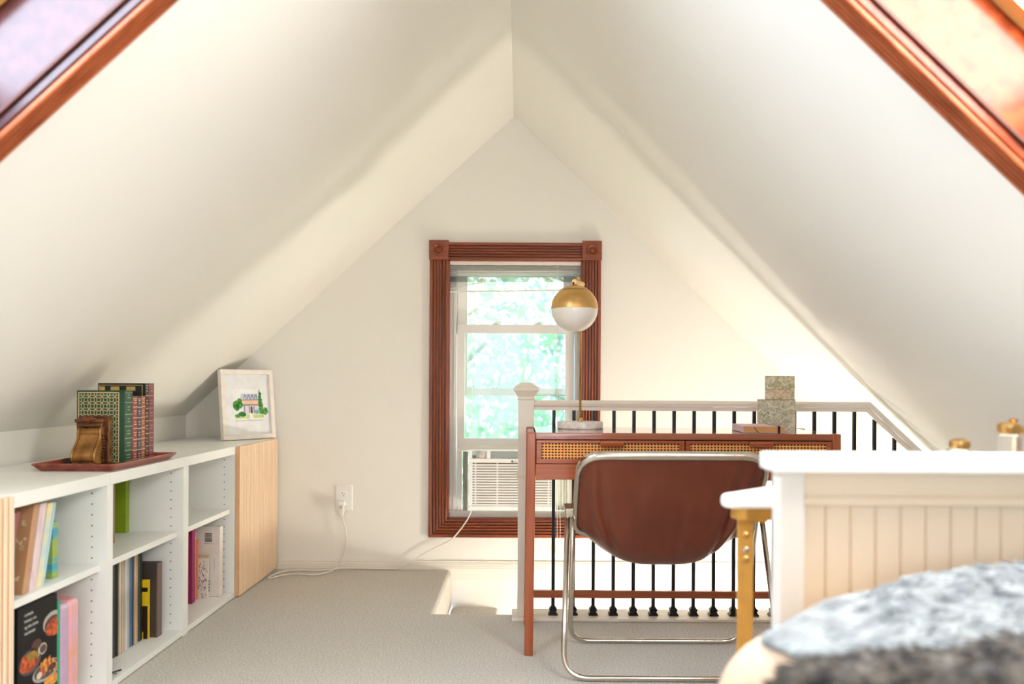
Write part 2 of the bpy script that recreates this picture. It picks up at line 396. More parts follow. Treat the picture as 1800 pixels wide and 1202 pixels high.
# lower sash, raised above the air conditioner
ls = YF
bm = nb()
rect(804, 817, 585, 771, ls, ls+.001, ls+.028, bm); rect(993, 1008, 585, 771, ls, ls+.001, ls+.028, bm)
rect(804, 1008, 571, 585, ls, ls-.004, ls+.028, bm); rect(804, 1008, 771, 783, ls, ls, ls+.028, bm)
s2 = obj('sash', bm, M_vinyl, W, bev=.001)
bm = nb(); rect(815, 995, 583, 773, ls, ls+.013, ls+.016, bm); obj('pane', bm, M_glass, s2)
bm = nb(); rect(817, 993, 683, 695, ls+.05, ls+.045, ls+.06, bm); rect(817, 822, 583, 682, ls+.05, ls+.045, ls+.06, bm)
obj('storm_sash_rail', bm, M_alu, W)
for px in (871, 946):
    for (py, Y, ww) in ((571, ls-.003, 1.0), (683, ls+.045, .7)):
        c = A(px, py, Y); bm = nb()
        prism(bm, [(-.022*ww, 0), (.022*ww, 0), (.012*ww, .008*ww), (-.006*ww, .010*ww)], Y-.006, Y+.008, lambda p, q, d: (c.x+p, d, c.z+q))
        tube(bm, smooth_path([(c.x-.002, Y, c.z+.009*ww), (c.x+.012*ww, Y-.004, c.z+.015*ww), (c.x+.026*ww, Y-.005, c.z+.012*ww)], 4), .003*ww, 6)
        obj('sash_latch', bm, M_alu, W)
c = A(808, 783, ls); bm = nb(); lathe(bm, [(.009, 0), (.009, -.008), (.004, -.010)], (c.x, ls-.002, c.z), 16, axis='Y'); obj('pivot_pin', bm, M_vinyl, W)
# insulating filler above the air conditioner and side stile
bm = nb(); rect(804, 1008, 784, 792, YF, YF-.004, YF+.03, bm); rect(803.5, 812, 793, 897.5, YF, YF-.002, YF+.03, bm); rect(998, 1008.5, 793, 897.5, YF, YF-.002, YF+.03, bm)
obj('filler_strip', bm, M_trimw, W, bev=.001)
# outer sill
tag(obj('window_sill', Box(hl, hr, YW+.09, YW+.16, hb-.03, hb+.01), M_alu, W))

bm = nb(); rect(818, 992, 586, 770, ls+.05, ls+.064, ls+.0645, bm)
def screen_mat():
    m = glass('insect_screen', (.92, 1, .98), .34); n = m.node_tree
    gl = [x for x in n.nodes if x.type == 'BSDF_GLOSSY'][0]; d = n.nodes.new('ShaderNodeBsdfDiffuse'); d.inputs[0].default_value = (.5, .62, .6, 1)
    mxs = [x for x in n.nodes if x.type == 'MIX_SHADER'][0]; n.links.new(d.outputs[0], mxs.inputs[2]); return m
obj('insect_screen', bm, screen_mat(), W)
bm = nb(); rect(790, 808, 474, 898, YF, YF+.066, YF+.08, bm); rect(1004, 1021, 474, 898, YF, YF+.066, YF+.08, bm); obj('light_stop', bm, M_alu, W)  # strips added behind the frame to block light leaking past the filler
# blind
B = empty('window_blind', (A(905, 457, YW).x, YW+.01, ht-.12), 'white slatted window blind pulled up at the window top with crooked bottom slats', 'blind')
yb = YW+.018
bm = nb(); rect(787.5, 1022.5, 457.5, 466, yb, YW+.004, YW+.038, bm); obj('headrail', bm, M_trimw, B, bev=.001)
def slat(pxa, pya, pxb, pyb, tilt=.25, y=yb, d=.012, th=.0011, m=None, name='slat'):
    a, b = A(pxa, pya, y), A(pxb, pyb, y); bm = nb()
    pr = [(-d, -d*tilt), (0, d*.12), (d, d*tilt), (d, d*tilt+th), (0, th+d*.12), (-d, th-d*tilt)]
    va = [bm.verts.new((a.x, a.y+p, a.z+q)) for p, q in pr]; vb = [bm.verts.new((b.x, b.y+p, b.z+q)) for p, q in pr]
    bm.faces.new(va[::-1]); bm.faces.new(vb)
    for i in range(6): bm.faces.new((va[i], va[(i+1) % 6], vb[(i+1) % 6], vb[i]))
    return obj(name, bm, m or M_vinyl, B)
for i, py in enumerate((468.5, 471.5, 475, 479)): slat(788.5+i*.5, py, 1021.5, py+.7, .35)
M_slatgray = plain('shaded_slat_stack', (150, 154, 146), .45)  # same white slats, backlit shade put into a grey tone
for i in range(7): slat(788.5, 486+i*1.55, 1021.5, 486.4+i*1.55, .05, m=M_slatgray)
slat(822, 497.5, 1021, 500, .1); slat(845, 501, 1018, 503, .1)
slat(788, 509, 846, 497, .1, th=.003); bm = nb()
a, b = A(787, 513, yb), A(1018, 510, yb)
box(bm, a.x, b.x, yb-.010, yb+.010, -.004, .004, lambda x, y, z: (x, y, a.z+(b.z-a.z)*(x-a.x)/(b.x-a.x)+z)); obj('bottom_rail', bm, M_vinyl, B, bev=.001)
for px in (847, 964):
    bm = nb(); c = A(px, 491, yb-.014)
    for k in range(5): tube(bm, smooth_path([(c.x-.010, c.y, c.z+.012-.006*k), (c.x, c.y-.004, c.z+.009-.006*k), (c.x+.010, c.y, c.z+.013-.006*k)], 4), .0013, 5)
    tube(bm, [(c.x-.004, c.y, c.z+.05), (c.x-.006, c.y, c.z-.02)], .0008, 5); tube(bm, [(c.x+.005, c.y, c.z+.05), (c.x+.004, c.y, c.z-.02)], .0008, 5)
    obj('ladder_cord', bm, M_cane if False else plain('cream_cord', (238, 224, 196), .7), B)
bm = nb()
for px, p0, p1 in ((830, 466, 780), (979, 466, 850)):
    tube(bm, [A(px, p0, YW-.002), A(px+.3, p1, YW-.002)], .0009, 5)
obj('lift_cord', bm, M_cord, B)
bm = nb(); yc = YW-.006
tube(bm, [A(979, 466, YW-.002), A(980, 850, YW-.026), A(979, 968, YW-.026)], .0011, 5); tube(bm, [A(981, 466, YW-.002), A(984, 850, YW-.026), A(985, 966, YW-.026)], .0011, 5)
for px, py in ((979, 970), (985, 969)):
    c = A(px, py, YW-.026); lathe(bm, [(.002, .014), (.004, .006), (.006, -.012), (.005, -.014)], c, 10)
obj('pull_cord', bm, M_cord, B)

# ================================================================ air conditioner
ya = 4.335
AC = empty('air_conditioner', A(900, 897, ya), 'white window air conditioner with horizontal louvres set in the lower window opening', 'air conditioner')
p0, p1 = A(823, 897, ya), A(977, 791, ya)
obj('housing', Box(p0.x+.006, p1.x-.006, ya+.03, 4.72, p0.z+.004, p1.z-.004), M_acw, AC, bev=.004)
bm = nb()
zt = A(900, 806, ya).z; zp = A(900, 812, ya).z
box(bm, p0.x+.0005, p1.x-.0005, ya+.0121, ya+.04, p0.z+.0005, p1.z-.0005)
box(bm, p0.x, p0.x+.020, ya, ya+.012, p0.z+.022, zp-.004); box(bm, p1.x-.02, p1.x, ya, ya+.012, p0.z+.022, zp-.004)
box(bm, p0.x, p0.x+.016, ya, ya+.012, zt, p1.z-.006); box(bm, p1.x-.02, p1.x, ya, ya+.012, zt, p1.z-.006)
box(bm, p0.x, p1.x, ya, ya+.012, p0.z, p0.z+.022); box(bm, p0.x, p1.x, ya, ya+.012, zp-.004, zt); box(bm, p0.x, p1.x, ya, ya+.012, p1.z-.006, p1.z)
obj('front_frame', bm, M_acw, AC, bev=.002)
bm = nb(); n = 16; zz0 = p0.z+.024; zz1 = zp-.006; st = (zz1-zz0)/n
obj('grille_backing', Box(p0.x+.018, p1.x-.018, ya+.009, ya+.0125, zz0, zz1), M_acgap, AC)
for i in range(n):
    z = zz0+st*i
    prism(bm, [(ya-.001, z), (ya+.010, z+st*.08), (ya+.010, z+st*.72), (ya+.001, z+st*.60)], p0.x+.016, p1.x-.016, YZ)
for x in (p0.x+.035, A(874, 850, ya).x, A(925, 850, ya).x, p1.x-.035): box(bm, x-.0035, x+.0035, ya+.001, ya+.010, zz0, zz1)
obj('louvre', bm, M_acw, AC)
M_acpanel = plain('pale_green_panel', (204, 216, 208), .4)
obj('control_panel', Box(p0.x+.016, A(856, 800, ya).x, ya+.006, ya+.013, zt+.001, p1.z-.007), M_acpanel, AC)
obj('divider', Box(A(856, 800, ya).x, A(862, 800, ya).x, ya-.0005, ya+.013, zt, p1.z-.006), M_acw, AC)
bm = nb(); xg0 = A(862, 800, ya).x
nn_ = 9
for i in range(nn_):
    z = zt+.002+(p1.z-.008-zt)*i/nn_; box(bm, xg0, p1.x-.02, ya+.004, ya+.011, z, z+.0022)
obj('air_vent', bm, plain('vent_grey', (190, 196, 192), .5), AC); 
kc = A(846, 799.5, ya)
bm = nb(); lathe(bm, [(.015, .008), (.015, -.004), (.013, -.007), (.001, -.007)], (kc.x, ya, kc.z), 24, axis='Y'); box(bm, kc.x-.012, kc.x+.012, ya-.012, ya-.006, kc.z-.0025, kc.z+.0025)
obj('knob', bm, plain('rose_white_knob', (226, 206, 200), .4), AC)
bm = nb(); kc2 = A(834, 802.5, ya); box(bm, kc2.x-.009, kc2.x+.009, ya+.003, ya+.008, kc2.z-.006, kc2.z+.006); obj('display', bm, plain('dark_display', (104, 112, 100), .3), AC)
bm = nb(); c = A(900.5, 811, ya); lathe(bm, [(.0055, 0), (.0055, -.0012)], (c.x, ya, c.z), 20, axis='Y')
text_bm(bm, 'LG', .013, lambda x, y: (c.x+.008+x, ya-.0012, c.z-.0045+y)); obj('logo', bm, plain('logo_grey', (92, 88, 92), .4), AC)
for (q0, q1) in ((812.5, 823), (977, 998)):
    bm = nb(); a, b = A(q0, 897, YF), A(q1, 793, YF); k = 6; wv = (b.x-a.x)/k
    pts = []
    for i in range(k+1): pts.append((a.x+wv*i, YF+(.002 if i % 2 else .014)))
    pts2 = pts+[(x, y+.004) for x, y in pts[::-1]]
    prism(bm, pts2, a.z, b.z, XY); obj('accordion_panel', bm, plain('accordion_vinyl', (214, 216, 200), .5), AC)
# power cord: from the air conditioner to the outlet, lying in a loop on the carpet
FL = lambda px, py: (lambda s: (((px-CX)*F/s/F), F/s, .008))((CY-py)*-1/(HZ-.008) if True else 0)
def on_floor(px, py, z=.007):
    u, v = px-CX, CY-py; vv = u*math.sin(ROLL)+v*math.cos(ROLL); uu = u*math.cos(ROLL)-v*math.sin(ROLL)
    Y = F*(z-HZ)/vv; return Vector((uu*Y/F, Y, z))
yq = YW-.03
path = [A(829, 896, ya+.015), A(822, 912, ya), A(808, 932, yq), A(792, 949, yq), A(768, 961, yq), A(745, 973, yq), A(720, 989, yq), A(700, 999, yq-.004)]
path += [Vector((A(690, 1000, YW).x, YW-.03, .006)), Vector((A(650, 1000, YW).x, YW-.024, .006)), Vector((A(610, 1000, YW).x, YW-.026, .008))]
path += [on_floor(560, 1002.5), on_floor(530, 1001.5), on_floor(505, 1003), on_floor(486, 1008), on_floor(475, 1013), on_floor(471, 1016), on_floor(478, 1015.5), on_floor(500, 1010), on_floor(525, 1008.5), on_floor(550, 1010), on_floor(575, 1006)]
path = [Vector((p.x, min(p.y, YW-.022), max(p.z, .005))) for p in path]
path += [A(592, 996, YW-.035), A(602, 978, YW-.035), A(609, 955, YW-.035), A(608, 935, YW-.036), A(604, 917, YW-.036), A(602, 906, YW-.036)]
bm = nb(); tube(bm, smooth_path(path, 6), .0034, 8)
obj('power_cord', bm, M_cord, AC, smooth=True)
# outlet
OL = empty('wall_outlet', A(605, 896, YW), 'white double wall outlet above the baseboard with a plug in its lower socket', 'outlet')
a, b = A(590.5, 896.5, YW), A(620, 853, YW)
obj('cover_plate', Box(a.x, b.x, YW-.006, YW, a.z, b.z), M_acw, OL, bev=.0025)
for py in (868, 886):
    c = A(605, py, YW)
    bm = nb(); lathe(bm, [(.017, 0), (.017, -.0085), (.016, -.009)], (c.x, YW, c.z), 24, sy=.85, axis='Y')
    so = obj('socket', bm, M_acw, OL)
    bm = nb()
    box(bm, c.x-.0075, c.x-.0055, YW-.0096, YW-.0088, c.z, c.z+.008); box(bm, c.x+.0055, c.x+.0075, YW-.0096, YW-.0088, c.z, c.z+.007)
    lathe(bm, [(.0024, -.0088), (.0024, -.0096)], (c.x, YW, c.z-.007), 12, axis='Y'); obj('slot', bm, plain('dark_slot', (60, 50, 44), .6), so)
PG = empty('power_plug', A(603, 908, YW-.03), 'chunky white plug adapter pushed into the lower socket of the wall outlet', 'plug')
c = A(603, 884, YW)
obj('adapter', Box(c.x-.017, c.x+.015, YW-.038, YW-.0085, c.z-.010, c.z+.012), M_acw, PG, bev=.003)
bm = nb(); prism(bm, [(c.x-.015, c.z-.006), (c.x+.012, c.z-.006), (c.x+.014, c.z-.036), (c.x+.007, c.z-.058), (c.x-.007, c.z-.058), (c.x-.014, c.z-.036)], YW-.052, YW-.024, XZ)
obj('plug_body', bm, M_cord, PG, bev=.004)
obj('switch', Box(c.x-.006, c.x+.008, YW-.054, YW-.050, c.z-.022, c.z-.008), plain('plug_switch_grey', (196, 190, 178), .4), PG, bev=.001)

# ================================================================ storage units along the left wall
XF = -1.225; XBk = -1.648; ZT = .652; ZTb = .617
def Dpx(px): return F*XF/(px-CX)
M_groove = mat('oak_groove_shade', (222, 176, 132), .6, var=.08, scale=30)  # shade between the ribs put into a darker oak tone
M_peg = plain('peg_hole_dark', (110, 108, 100), .8)
def unit(y0, y1, name_label, shelf=True, front=XF, hasdoor=False, group='white storage units under the left slope'):
    e = empty('bookcase', ((front+XBk)/2, (y0+y1)/2, 0), name_label, 'bookcase', group)
    obj('top_panel', Box(XBk, front, y0, y1, ZTb, ZT), M_white, e, bev=.0015)
    obj('side_panel', Box(XBk, front, y0, y0+.018, 0, ZTb), M_white, e, bev=.001)
    obj('back_panel', Box(XBk, XBk+.006, y0+.018, y1-.018, .022, ZTb), M_white, e)
    obj('bottom_panel', Box(XBk, front, y0+.018, y1-.018, .004, .024), M_white, e, bev=.001)
    if shelf: obj('shelf', Box(XBk+.006, front-.022, y0+.019, y1-.019, .362, .382), M_white, e, bev=.001)
    bm = Box(XBk, front, y1-.018, y1, 0, ZTb)
    for xx in (front-.045, XBk+.06):
        z = .05
        while z < .6:
            if abs(z-.372) > .02: lathe(bm, [(.0024, -.0012), (.0024, .0002)], (xx, y1-.018, z), 8, axis='Y', mi=1)
            z += .032
    obj('side_panel', bm, [M_white, M_peg], e)
    return e
u1 = unit(2.120, 2.636, 'white open bookcase nearest the camera holding the brown album and the food cookbook')
u2 = unit(2.638, 3.228, 'white open bookcase under the wooden tray holding the row of record sleeves')
obj('filler_strip', Box(XF-.05, XF, 3.228, 3.242, 0, ZT), M_white, u2)
u3 = unit(3.242, 3.806, 'white open bookcase next to the far fluted door with an empty upper shelf')
u4 = unit(3.808, 4.385, 'white cupboard in the far corner closed by a pale fluted wood door')
u0 = unit(1.48, 2.118, 'white cupboard at the left picture edge closed by a pale fluted wood door')
def door(u, y0, y1):
    pitch = .0235; n = int(round((y1-y0-.004)/pitch)); pitch = (y1-y0-.004)/n
    pts = [(XF+.001, y0), (XF+.012, y0)]
    for i in range(n):
        a = y0+.002+i*pitch
        for t, h in ((.02, .009), (.24, .009), (.28, .0180), (.38, .0205), (.88, .0205), (.98, .0180)): pts.append((XF+h, a+pitch*t))
    pts += [(XF+.012, y1), (XF+.001, y1)]
    bm = nb(); prism(bm, pts, .008, ZT-.002, XY)
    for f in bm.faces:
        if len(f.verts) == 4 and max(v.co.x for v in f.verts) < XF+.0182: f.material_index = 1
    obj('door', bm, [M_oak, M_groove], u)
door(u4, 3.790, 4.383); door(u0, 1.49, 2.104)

# ---- books: generic hard cover book standing with its spine toward +X
def book(name, label, x1, y0, y1, z0, h, dep, cov, pages=(236, 226, 204), lean=0, group=None, cat='book', ptitle=None, rough=.5, soft=False, spine_col=None):
    """x1 spine x; dep = size in -x; lean = y shift of top"""
    e = empty(name, ((x1-dep/2), (y0+y1)/2, z0), label, cat, group)
    f = lambda x, y, z: (x, y+lean*(z-z0)/h, z)
    t = .0022 if y1-y0 > .008 else (y1-y0)*.2
    bm = nb()
    box(bm, x1-dep, x1, y0, y0+t, z0, z0+h, f); box(bm, x1-dep, x1, y1-t, y1, z0, z0+h, f); box(bm, x1-t, x1, y0+t, y1-t, z0, z0+h, f)
    m = cov if not isinstance(cov, tuple) else plain(name+'_cover', cov, rough)
    obj('cover', bm, m, e)
    g = .003 if h > .1 else .001
    obj('pages', Box(x1-dep+g, x1-t, y0+t, y1-t, z0+g, z0+h-g, fn=f), plain('paper_'+name, pages, .8), e)
    return e, f, t
G1 = 'books and albums on the upper shelf nearest the camera'
zs = .3825
book('book', 'dusty rose book leaning at the left end of the near upper shelf', -1.258, 2.144, 2.170, zs, .215, .17, (150, 84, 80), lean=.05, group=G1, pages=(120, 60, 60))
# brown album
M_alb = mat('kraft_gold_album', (196, 150, 112), .35, scale=20, rgb2=(186, 138, 98))
e, f, t = book('photo_album', 'kraft brown album with gold flowers leaning on the near upper shelf', -1.262, 2.236, 2.262, zs, .222, .26, M_alb, lean=.055, group=G1, cat='album', pages=(240, 228, 220))
bm = nb(); rnd = random.Random(3)
for k in range(120):
    cxx = -1.272-rnd.random()**1.2*.14; cz = zs+.02+rnd.random()*.19
    if noise.noise(Vector((cxx*14, cz*14, 2))) < -.05: continue
    n = 5; r0 = .003+rnd.random()*.005; ph = rnd.random()*6
    vs = []
    for q in range(10):
        rr = r0*(1.0 if q % 2 else .55); x = cxx+rr*math.cos(ph+q*PI/5); z = cz+rr*math.sin(ph+q*PI/5)
        vs.append(bm.verts.new(f(x, 2.2354, z)))
    bm.faces.new(vs)
obj('flower_pattern', bm, plain('gold_foil_flowers', (244, 222, 170), .3, metal=.2), e)
book('notebook', 'white and pink plaid notebook leaning right of the brown album', -1.262, 2.268, 2.300, zs, .220, .19, mat('pink_plaid', (236, 214, 206), .5, rgb2=(214, 190, 200), scale=40, stretch=(1, 1, .3)), lean=.052, group=G1)
book('notebook', 'pale yellow and blue notebook leaning on the near upper shelf', -1.265, 2.306, 2.334, zs, .215, .19, mat('yellow_blue_cover', (176, 212, 222), .4, rgb2=(236, 222, 168), scale=6, stretch=(.2, .2, 1), lo=.45, hi=.55), lean=.058, group=G1)
book('notebook', 'sky blue notebook leaning at the right of the near upper shelf books', -1.268, 2.340, 2.352, zs, .212, .19, (176, 214, 228), lean=.06, group=G1)
book('book', 'short striped teal and green book standing upright behind the leaning notebooks', -1.285, 2.425, 2.455, zs, .155, .17, mat('teal_green_bands', (60, 160, 180), .4, rgb2=(150, 176, 80), scale=18, stretch=(.1, .1, 1), lo=.48, hi=.52), group=G1)
# cookbook facing out with food pictures
ck = empty('cookbook', (-1.262, 2.26, .025), 'black cookbook with photos of food dishes facing out on the bottom shelf', 'book')
cx0, cy0, cy1, cz0, cz1 = -1.243, 2.184, 2.372, .0245, .358
obj('cover', Box(cx0-.026, cx0, cy0, cy1, cz0, cz1), plain('glossy_black_cover', (16, 14, 16), .5, spec=.25), ck, bev=.0015)
cf = lambda u, v, e=.0008: (cx0+e, cy0+u*(cy1-cy0), cz0+v*(cz1-cz0))
def disc(bm, u, v, ru, rv, e, mi=0, n=28, jag=0, a0=0, a1=2*PI):
    vs = []
    for k in range(n):
        a = a0+(a1-a0)*k/(n-1 if a1-a0 < 6.28 else n); j = 1+jag*(rnd.random()-.5)
        uu, vv = u+ru*math.cos(a)*j, v*.78+.30+rv*.9*math.sin(a)*j; vs.append(bm.verts.new(cf(min(uu, .995), vv, e)))
    bm.faces.new(vs).material_index = mi
FOOD = [plain('plate_dark', (70, 66, 70), .3), mat('stew_orange', (222, 96, 34), .4, rgb2=(120, 30, 14), scale=90, detail=2), mat('fries_gold', (238, 176, 70), .4, rgb2=(206, 92, 26), scale=80), plain('salad_green', (120, 160, 50), .4), plain('bowl_silver', (176, 170, 158), .3), plain('cup_cream', (226, 206, 190), .4), plain('wine_brown', (84, 44, 38), .3)]
bm = nb()
disc(bm, .88, .62, .26, .095, .0006, 4); disc(bm, .88, .60, .22, .075, .0009, 6); disc(bm, .92, .56, .22, .075, .0012, 1, jag=.3)
disc(bm, .3, .335, .27, .105, .0006, 0); disc(bm, .28, .34, .23, .085, .0009, 1, jag=.25)
for k in range(6): disc(bm, .26+.05*k, .385+.008*(k % 2), .012, .04, .0012, 3 if k < 5 else 5)
disc(bm, .46, .46, .13, .06, .0006, 6); disc(bm, .62, .40, .10, .05, .0007, 4); disc(bm, .62, .40, .08, .035, .0009, 6)
disc(bm, .72, .16, .36, .085, .0006, 4); disc(bm, .72, .17, .32, .07, .0009, 0)
for k in range(26):
    u, v = .5+rnd.random()*.48, .15+rnd.random()*.10; disc(bm, u, v, .028, .028+.02*rnd.random(), .0012+.00002*k, 2 if k % 3 else 1, n=9, jag=.4)
disc(bm, .52, .15, .07, .03, .0019, 5); disc(bm, .86, .17, .10, .03, .0019, 6)
disc(bm, .2, .03, .2, .045, .0008, 1, jag=.2); disc(bm, .85, .03, .2, .05, .0008, 2, jag=.3)
disc(bm, .3, -.16, .28, .10, .0007, 0); disc(bm, .3, -.16, .24, .08, .001, 2, jag=.3); disc(bm, .78, -.22, .2, .10, .0008, 4); disc(bm, .78, -.22, .17, .08, .0011, 1, jag=.3)
obj('food_pictures', bm, FOOD, ck, recalc=False)
M_wtext = plain('white_print', (236, 232, 224), .5)
bm = nb()
for i, s in enumerate(('cocktails', 'tomato rice', 'ng side dishes', 'nut breads')):
    text_bm(bm, s, .0115, lambda x, y: (cx0+.0007, cy0+.030+x, cz0+.308-.0155*i+y))
obj('cover_text', bm, M_wtext, ck, recalc=False)
bm = nb(); text_bm(bm, 'MUSIC INSTINCT', .019, lambda x, y: (cx0-.020+y*.8+.001, cy0-.0006, cz1-.055-x*.9))
disc2 = [bm.verts.new((cx0-.013+.005*math.cos(a), cy0-.0006, cz0+.085+.012*math.sin(a))) for a in [2*PI*k/12 for k in range(12)]]; bm.faces.new(disc2)
obj('spine_text', bm, M_wtext, ck, recalc=False)
book('book', 'thin bright green book standing behind the black cookbook', -1.2435, 2.374, 2.388, .0245, .31, .2, (30, 160, 118))
def pouch(label, x0, x1, y0, y1, z0, z1, col):
    e = empty('plastic_pouch', ((x0+x1)/2, (y0+y1)/2, z0), label, 'pouch', 'glossy plastic pouches on the bottom shelf')
    obj('body', Box(x0, x1, y0, y1, z0, z1), col, e, bev=.014, seg=5)
    obj('seam', Box(x0+.03, x1-.02, (y0+y1)/2+.018, (y0+y1)/2+.021, z1-.004, z1+.004), col, e)
pouch('glossy lilac plastic pouch standing right of the black cookbook', -1.45, -1.246, 2.392, 2.446, .0245, .315, plain('lilac_vinyl', (216, 180, 212), .2, trans=.15, coat=.6))
pouch('glossy pink and peach plastic pouch against the side panel of the bottom shelf', -1.44, -1.256, 2.460, 2.520, .0245, .312, mat('pink_peach_vinyl', (232, 176, 196), .2, rgb2=(236, 168, 140), scale=12, coat=.6))
# middle unit, upper shelf
book('book', 'beige brown book at the left end of the middle upper shelf', -1.366, 2.955, 2.975, zs, .222, .2, (142, 112, 84), group='books on the middle upper shelf')
book('book', 'tall olive green book standing deep on the middle upper shelf', -1.418, 3.172, 3.200, zs, .226, .19, (140, 166, 24), group='books on the middle upper shelf')
# records
recs = [(.016, (48, 54, 62), 'slate black'), (.006, (28, 30, 40), 'dark navy'), (.006, (84, 60, 70), 'plum'), (.005, (214, 190, 160), 'tan'), (.008, (232, 216, 184), 'cream'), (.005, (196, 172, 140), 'brown tan'), (.008, (230, 214, 186), 'warm cream'), (.005, (206, 182, 150), 'beige'), (.007, (226, 222, 216), 'off white'), (.006, (236, 234, 228), 'white'), (.009, (206, 196, 184), 'stone grey'), (.006, (186, 186, 188), 'light grey'), (.005, (120, 150, 180), 'pale blue'), (.009, (62, 112, 156), 'blue'), (.005, (44, 60, 80), 'dark blue'), (.004, (150, 120, 96), 'brown'), (.010, (226, 186, 156), 'peach'), (.006, (214, 170, 140), 'salmon tan'), (.004, (206, 180, 60), 'mustard'), (.005, (120, 40, 60), 'maroon'), (.006, (60, 84, 90), 'teal grey'), (.006, (30, 34, 36), 'charcoal'), (.007, (18, 18, 20), 'black')]
ords = 'first second third fourth fifth sixth seventh eighth ninth tenth eleventh twelfth thirteenth fourteenth fifteenth sixteenth seventeenth eighteenth nineteenth twentieth twenty-first twenty-second twenty-third'.split()
tot = sum(r[0] for r in recs); y = 2.862; k_ = (3.088-2.862)/tot
for i, (th, c, nm) in enumerate(recs):
    th *= k_; ins = rnd.random()*.006
    o = obj('record_sleeve', Box(-1.318-ins-.312, -1.318-ins, y+.0003, y+th-.0003, .0245, .0245+.312+rnd.random()*.004), mat('sleeve_'+str(i), c, .5, var=.35, scale=60, stretch=(1, 1, .12)), bev=.0004)
    tag(o, 'worn %s record sleeve, %s from the left in the row on the bottom shelf' % (nm, ords[i]), 'record', 'record sleeves on the middle bottom shelf'); y += th
e = empty('storage_box', (-1.39, 3.128, .0245), 'dark brown flat storage box standing right of the yellow book', 'box')
obj('body', Box(-1.51, -1.281, 3.112, 3.150, .0245, .286), plain('dark_brown_board', (62, 50, 44), .55), e, bev=.001)
obj('edge', Box(-1.281, -1.277, 3.112, 3.150, .0245, .286), plain('brown_board_edge', (112, 88, 78), .5), e)
e, f, t = book('book', 'bright yellow book with black marks leaning on the dark brown box', -1.303, 3.092, 3.110, .0245, .205, .15, (236, 200, 12))
bm = nb()
for (z0, z1, x0_) in ((.19, .205, -1.325), (.05, .14, -1.322), (.025, .05, -1.318)): box(bm, x0_, -1.3035, 3.0912, 3.0919, z0, z1)
obj('cover_marks', bm, plain('black_marks', (40, 26, 20), .4), e)
bm = nb()
c0 = on_floor(200, 1183, .026)
for (dx, dy, dz) in ((.03, .05, .002), (.012, .06, .0), (.03, .02, .004)):
    tube(bm, smooth_path([(-1.29, 2.66, .027), (-1.26+dx*.3, 2.68+dy*.4, .032+dz), (-1.243+dx*.2, 2.69+dy, .029)], 5), .0014, 6)
tag(obj('loose_cable', bm, M_blk), 'short black loose cable ends on the bottom shelf in front of the records', 'cable')
# far open unit, lower
G3 = 'books and boxes on the far bottom shelf'
book('book', 'magenta book at the left end of the far bottom shelf', -1.332, 3.585, 3.622, .0245, .30, .2, (150, 24, 84), group=G3)
book('book', 'pale pink book right of the magenta book', -1.338, 3.626, 3.645, .0245, .285, .2, (226, 176, 186), group=G3)
book('book', 'thin orange book on the far bottom shelf', -1.340, 3.655, 3.671, .0245, .245, .2, (232, 124, 66), lean=.01, group=G3)
e = empty('patterned_notebook', (-1.37, 3.68, .0245), 'white notebook with black line pattern leaning on the white box', 'notebook', G3)
obj('cover', Box(-1.44, -1.302, 3.683, 3.694, .0245, .200), plain('white_cover', (232, 226, 214), .5), e, bev=.001)
bm = nb()
for k in range(130):
    x = -1.435+rnd.random()*.128; z = .03+rnd.random()*.16; a = rnd.random()*6; l_ = .004+rnd.random()*.006
    box(bm, -l_, l_, 0, .0005, -.0009, .0009, lambda p, q, r: (x+p*math.cos(a)-r*math.sin(a), 3.6826+q-.0003, z+p*math.sin(a)+r*math.cos(a)))
obj('line_pattern', bm, plain('plum_ink', (90, 60, 72), .5), e)
obj('binding', Box(-1.441, -1.301, 3.682, 3.695, .192, .2005), plain('tan_binding', (206, 176, 140), .5), e)
e = empty('product_box', (-1.37, 3.72, .0245), 'tall white box with a barcode at the back of the far bottom shelf', 'box', G3)
obj('body', Box(-1.48, -1.262, 3.712, 3.752, .0245, .318), plain('white_card', (232, 222, 212), .5), e, bev=.0015)
bm = nb(); xb0, xb1 = -1.325, -1.295
z = .255
while z < .292:
    h_ = .0008+rnd.random()*.0022; box(bm, xb0, xb1, 3.7108, 3.7117, z, z+h_); z += h_+.0008+rnd.random()*.0014
box(bm, xb0-.004, xb1+.010, 3.7108, 3.7117, .246, .2475)
obj('barcode', bm, plain('barcode_ink', (90, 84, 80), .6), e)
bm = nb()
for i in range(4):
    for k in range(2): box(bm, -1.325+.012*k, -1.317+.012*k, 3.7108, 3.7117, .085-.013*i, .093-.013*i)
box(bm, -1.285, -1.2845, 3.7108, 3.7117, .13, .19)
obj('printed_marks', bm, plain('maroon_print', (120, 60, 60), .6), e)

# ================================================================ tray, books, corbel
TR = empty('serving_tray', (-1.345, 2.9, ZT), 'rectangular reddish wooden tray under the row of leather books', 'tray')
tx0, tx1, ty0, ty1 = -1.482, -1.222, 2.665, 3.145
bm = nb()
prof = [(-.022, 0), (-.002, .020), (-.002, .024), (-.007, .024), (-.014, .0068)]
def ring_pts(off, z): return [(tx0-off, ty0-off, ZT+z), (tx1+off, ty0-off, ZT+z), (tx1+off, ty1+off, ZT+z), (tx0-off, ty1+off, ZT+z)]
rs = [[bm.verts.new(p) for p in ring_pts(o_, z_)] for o_, z_ in prof]
for i in range(len(rs)-1):
    for k in range(4): bm.faces.new((rs[i][k], rs[i][(k+1) % 4], rs[i+1][(k+1) % 4], rs[i+1][k]))
bm.faces.new(rs[0][::-1]); bm.faces.new(rs[-1])
obj('tray_body', bm, wood('cherry_tray', (156, 76, 54), (118, 46, 30), 'Y', .3, .3), TR, bev=.0015)
zt_ = ZT+.0072
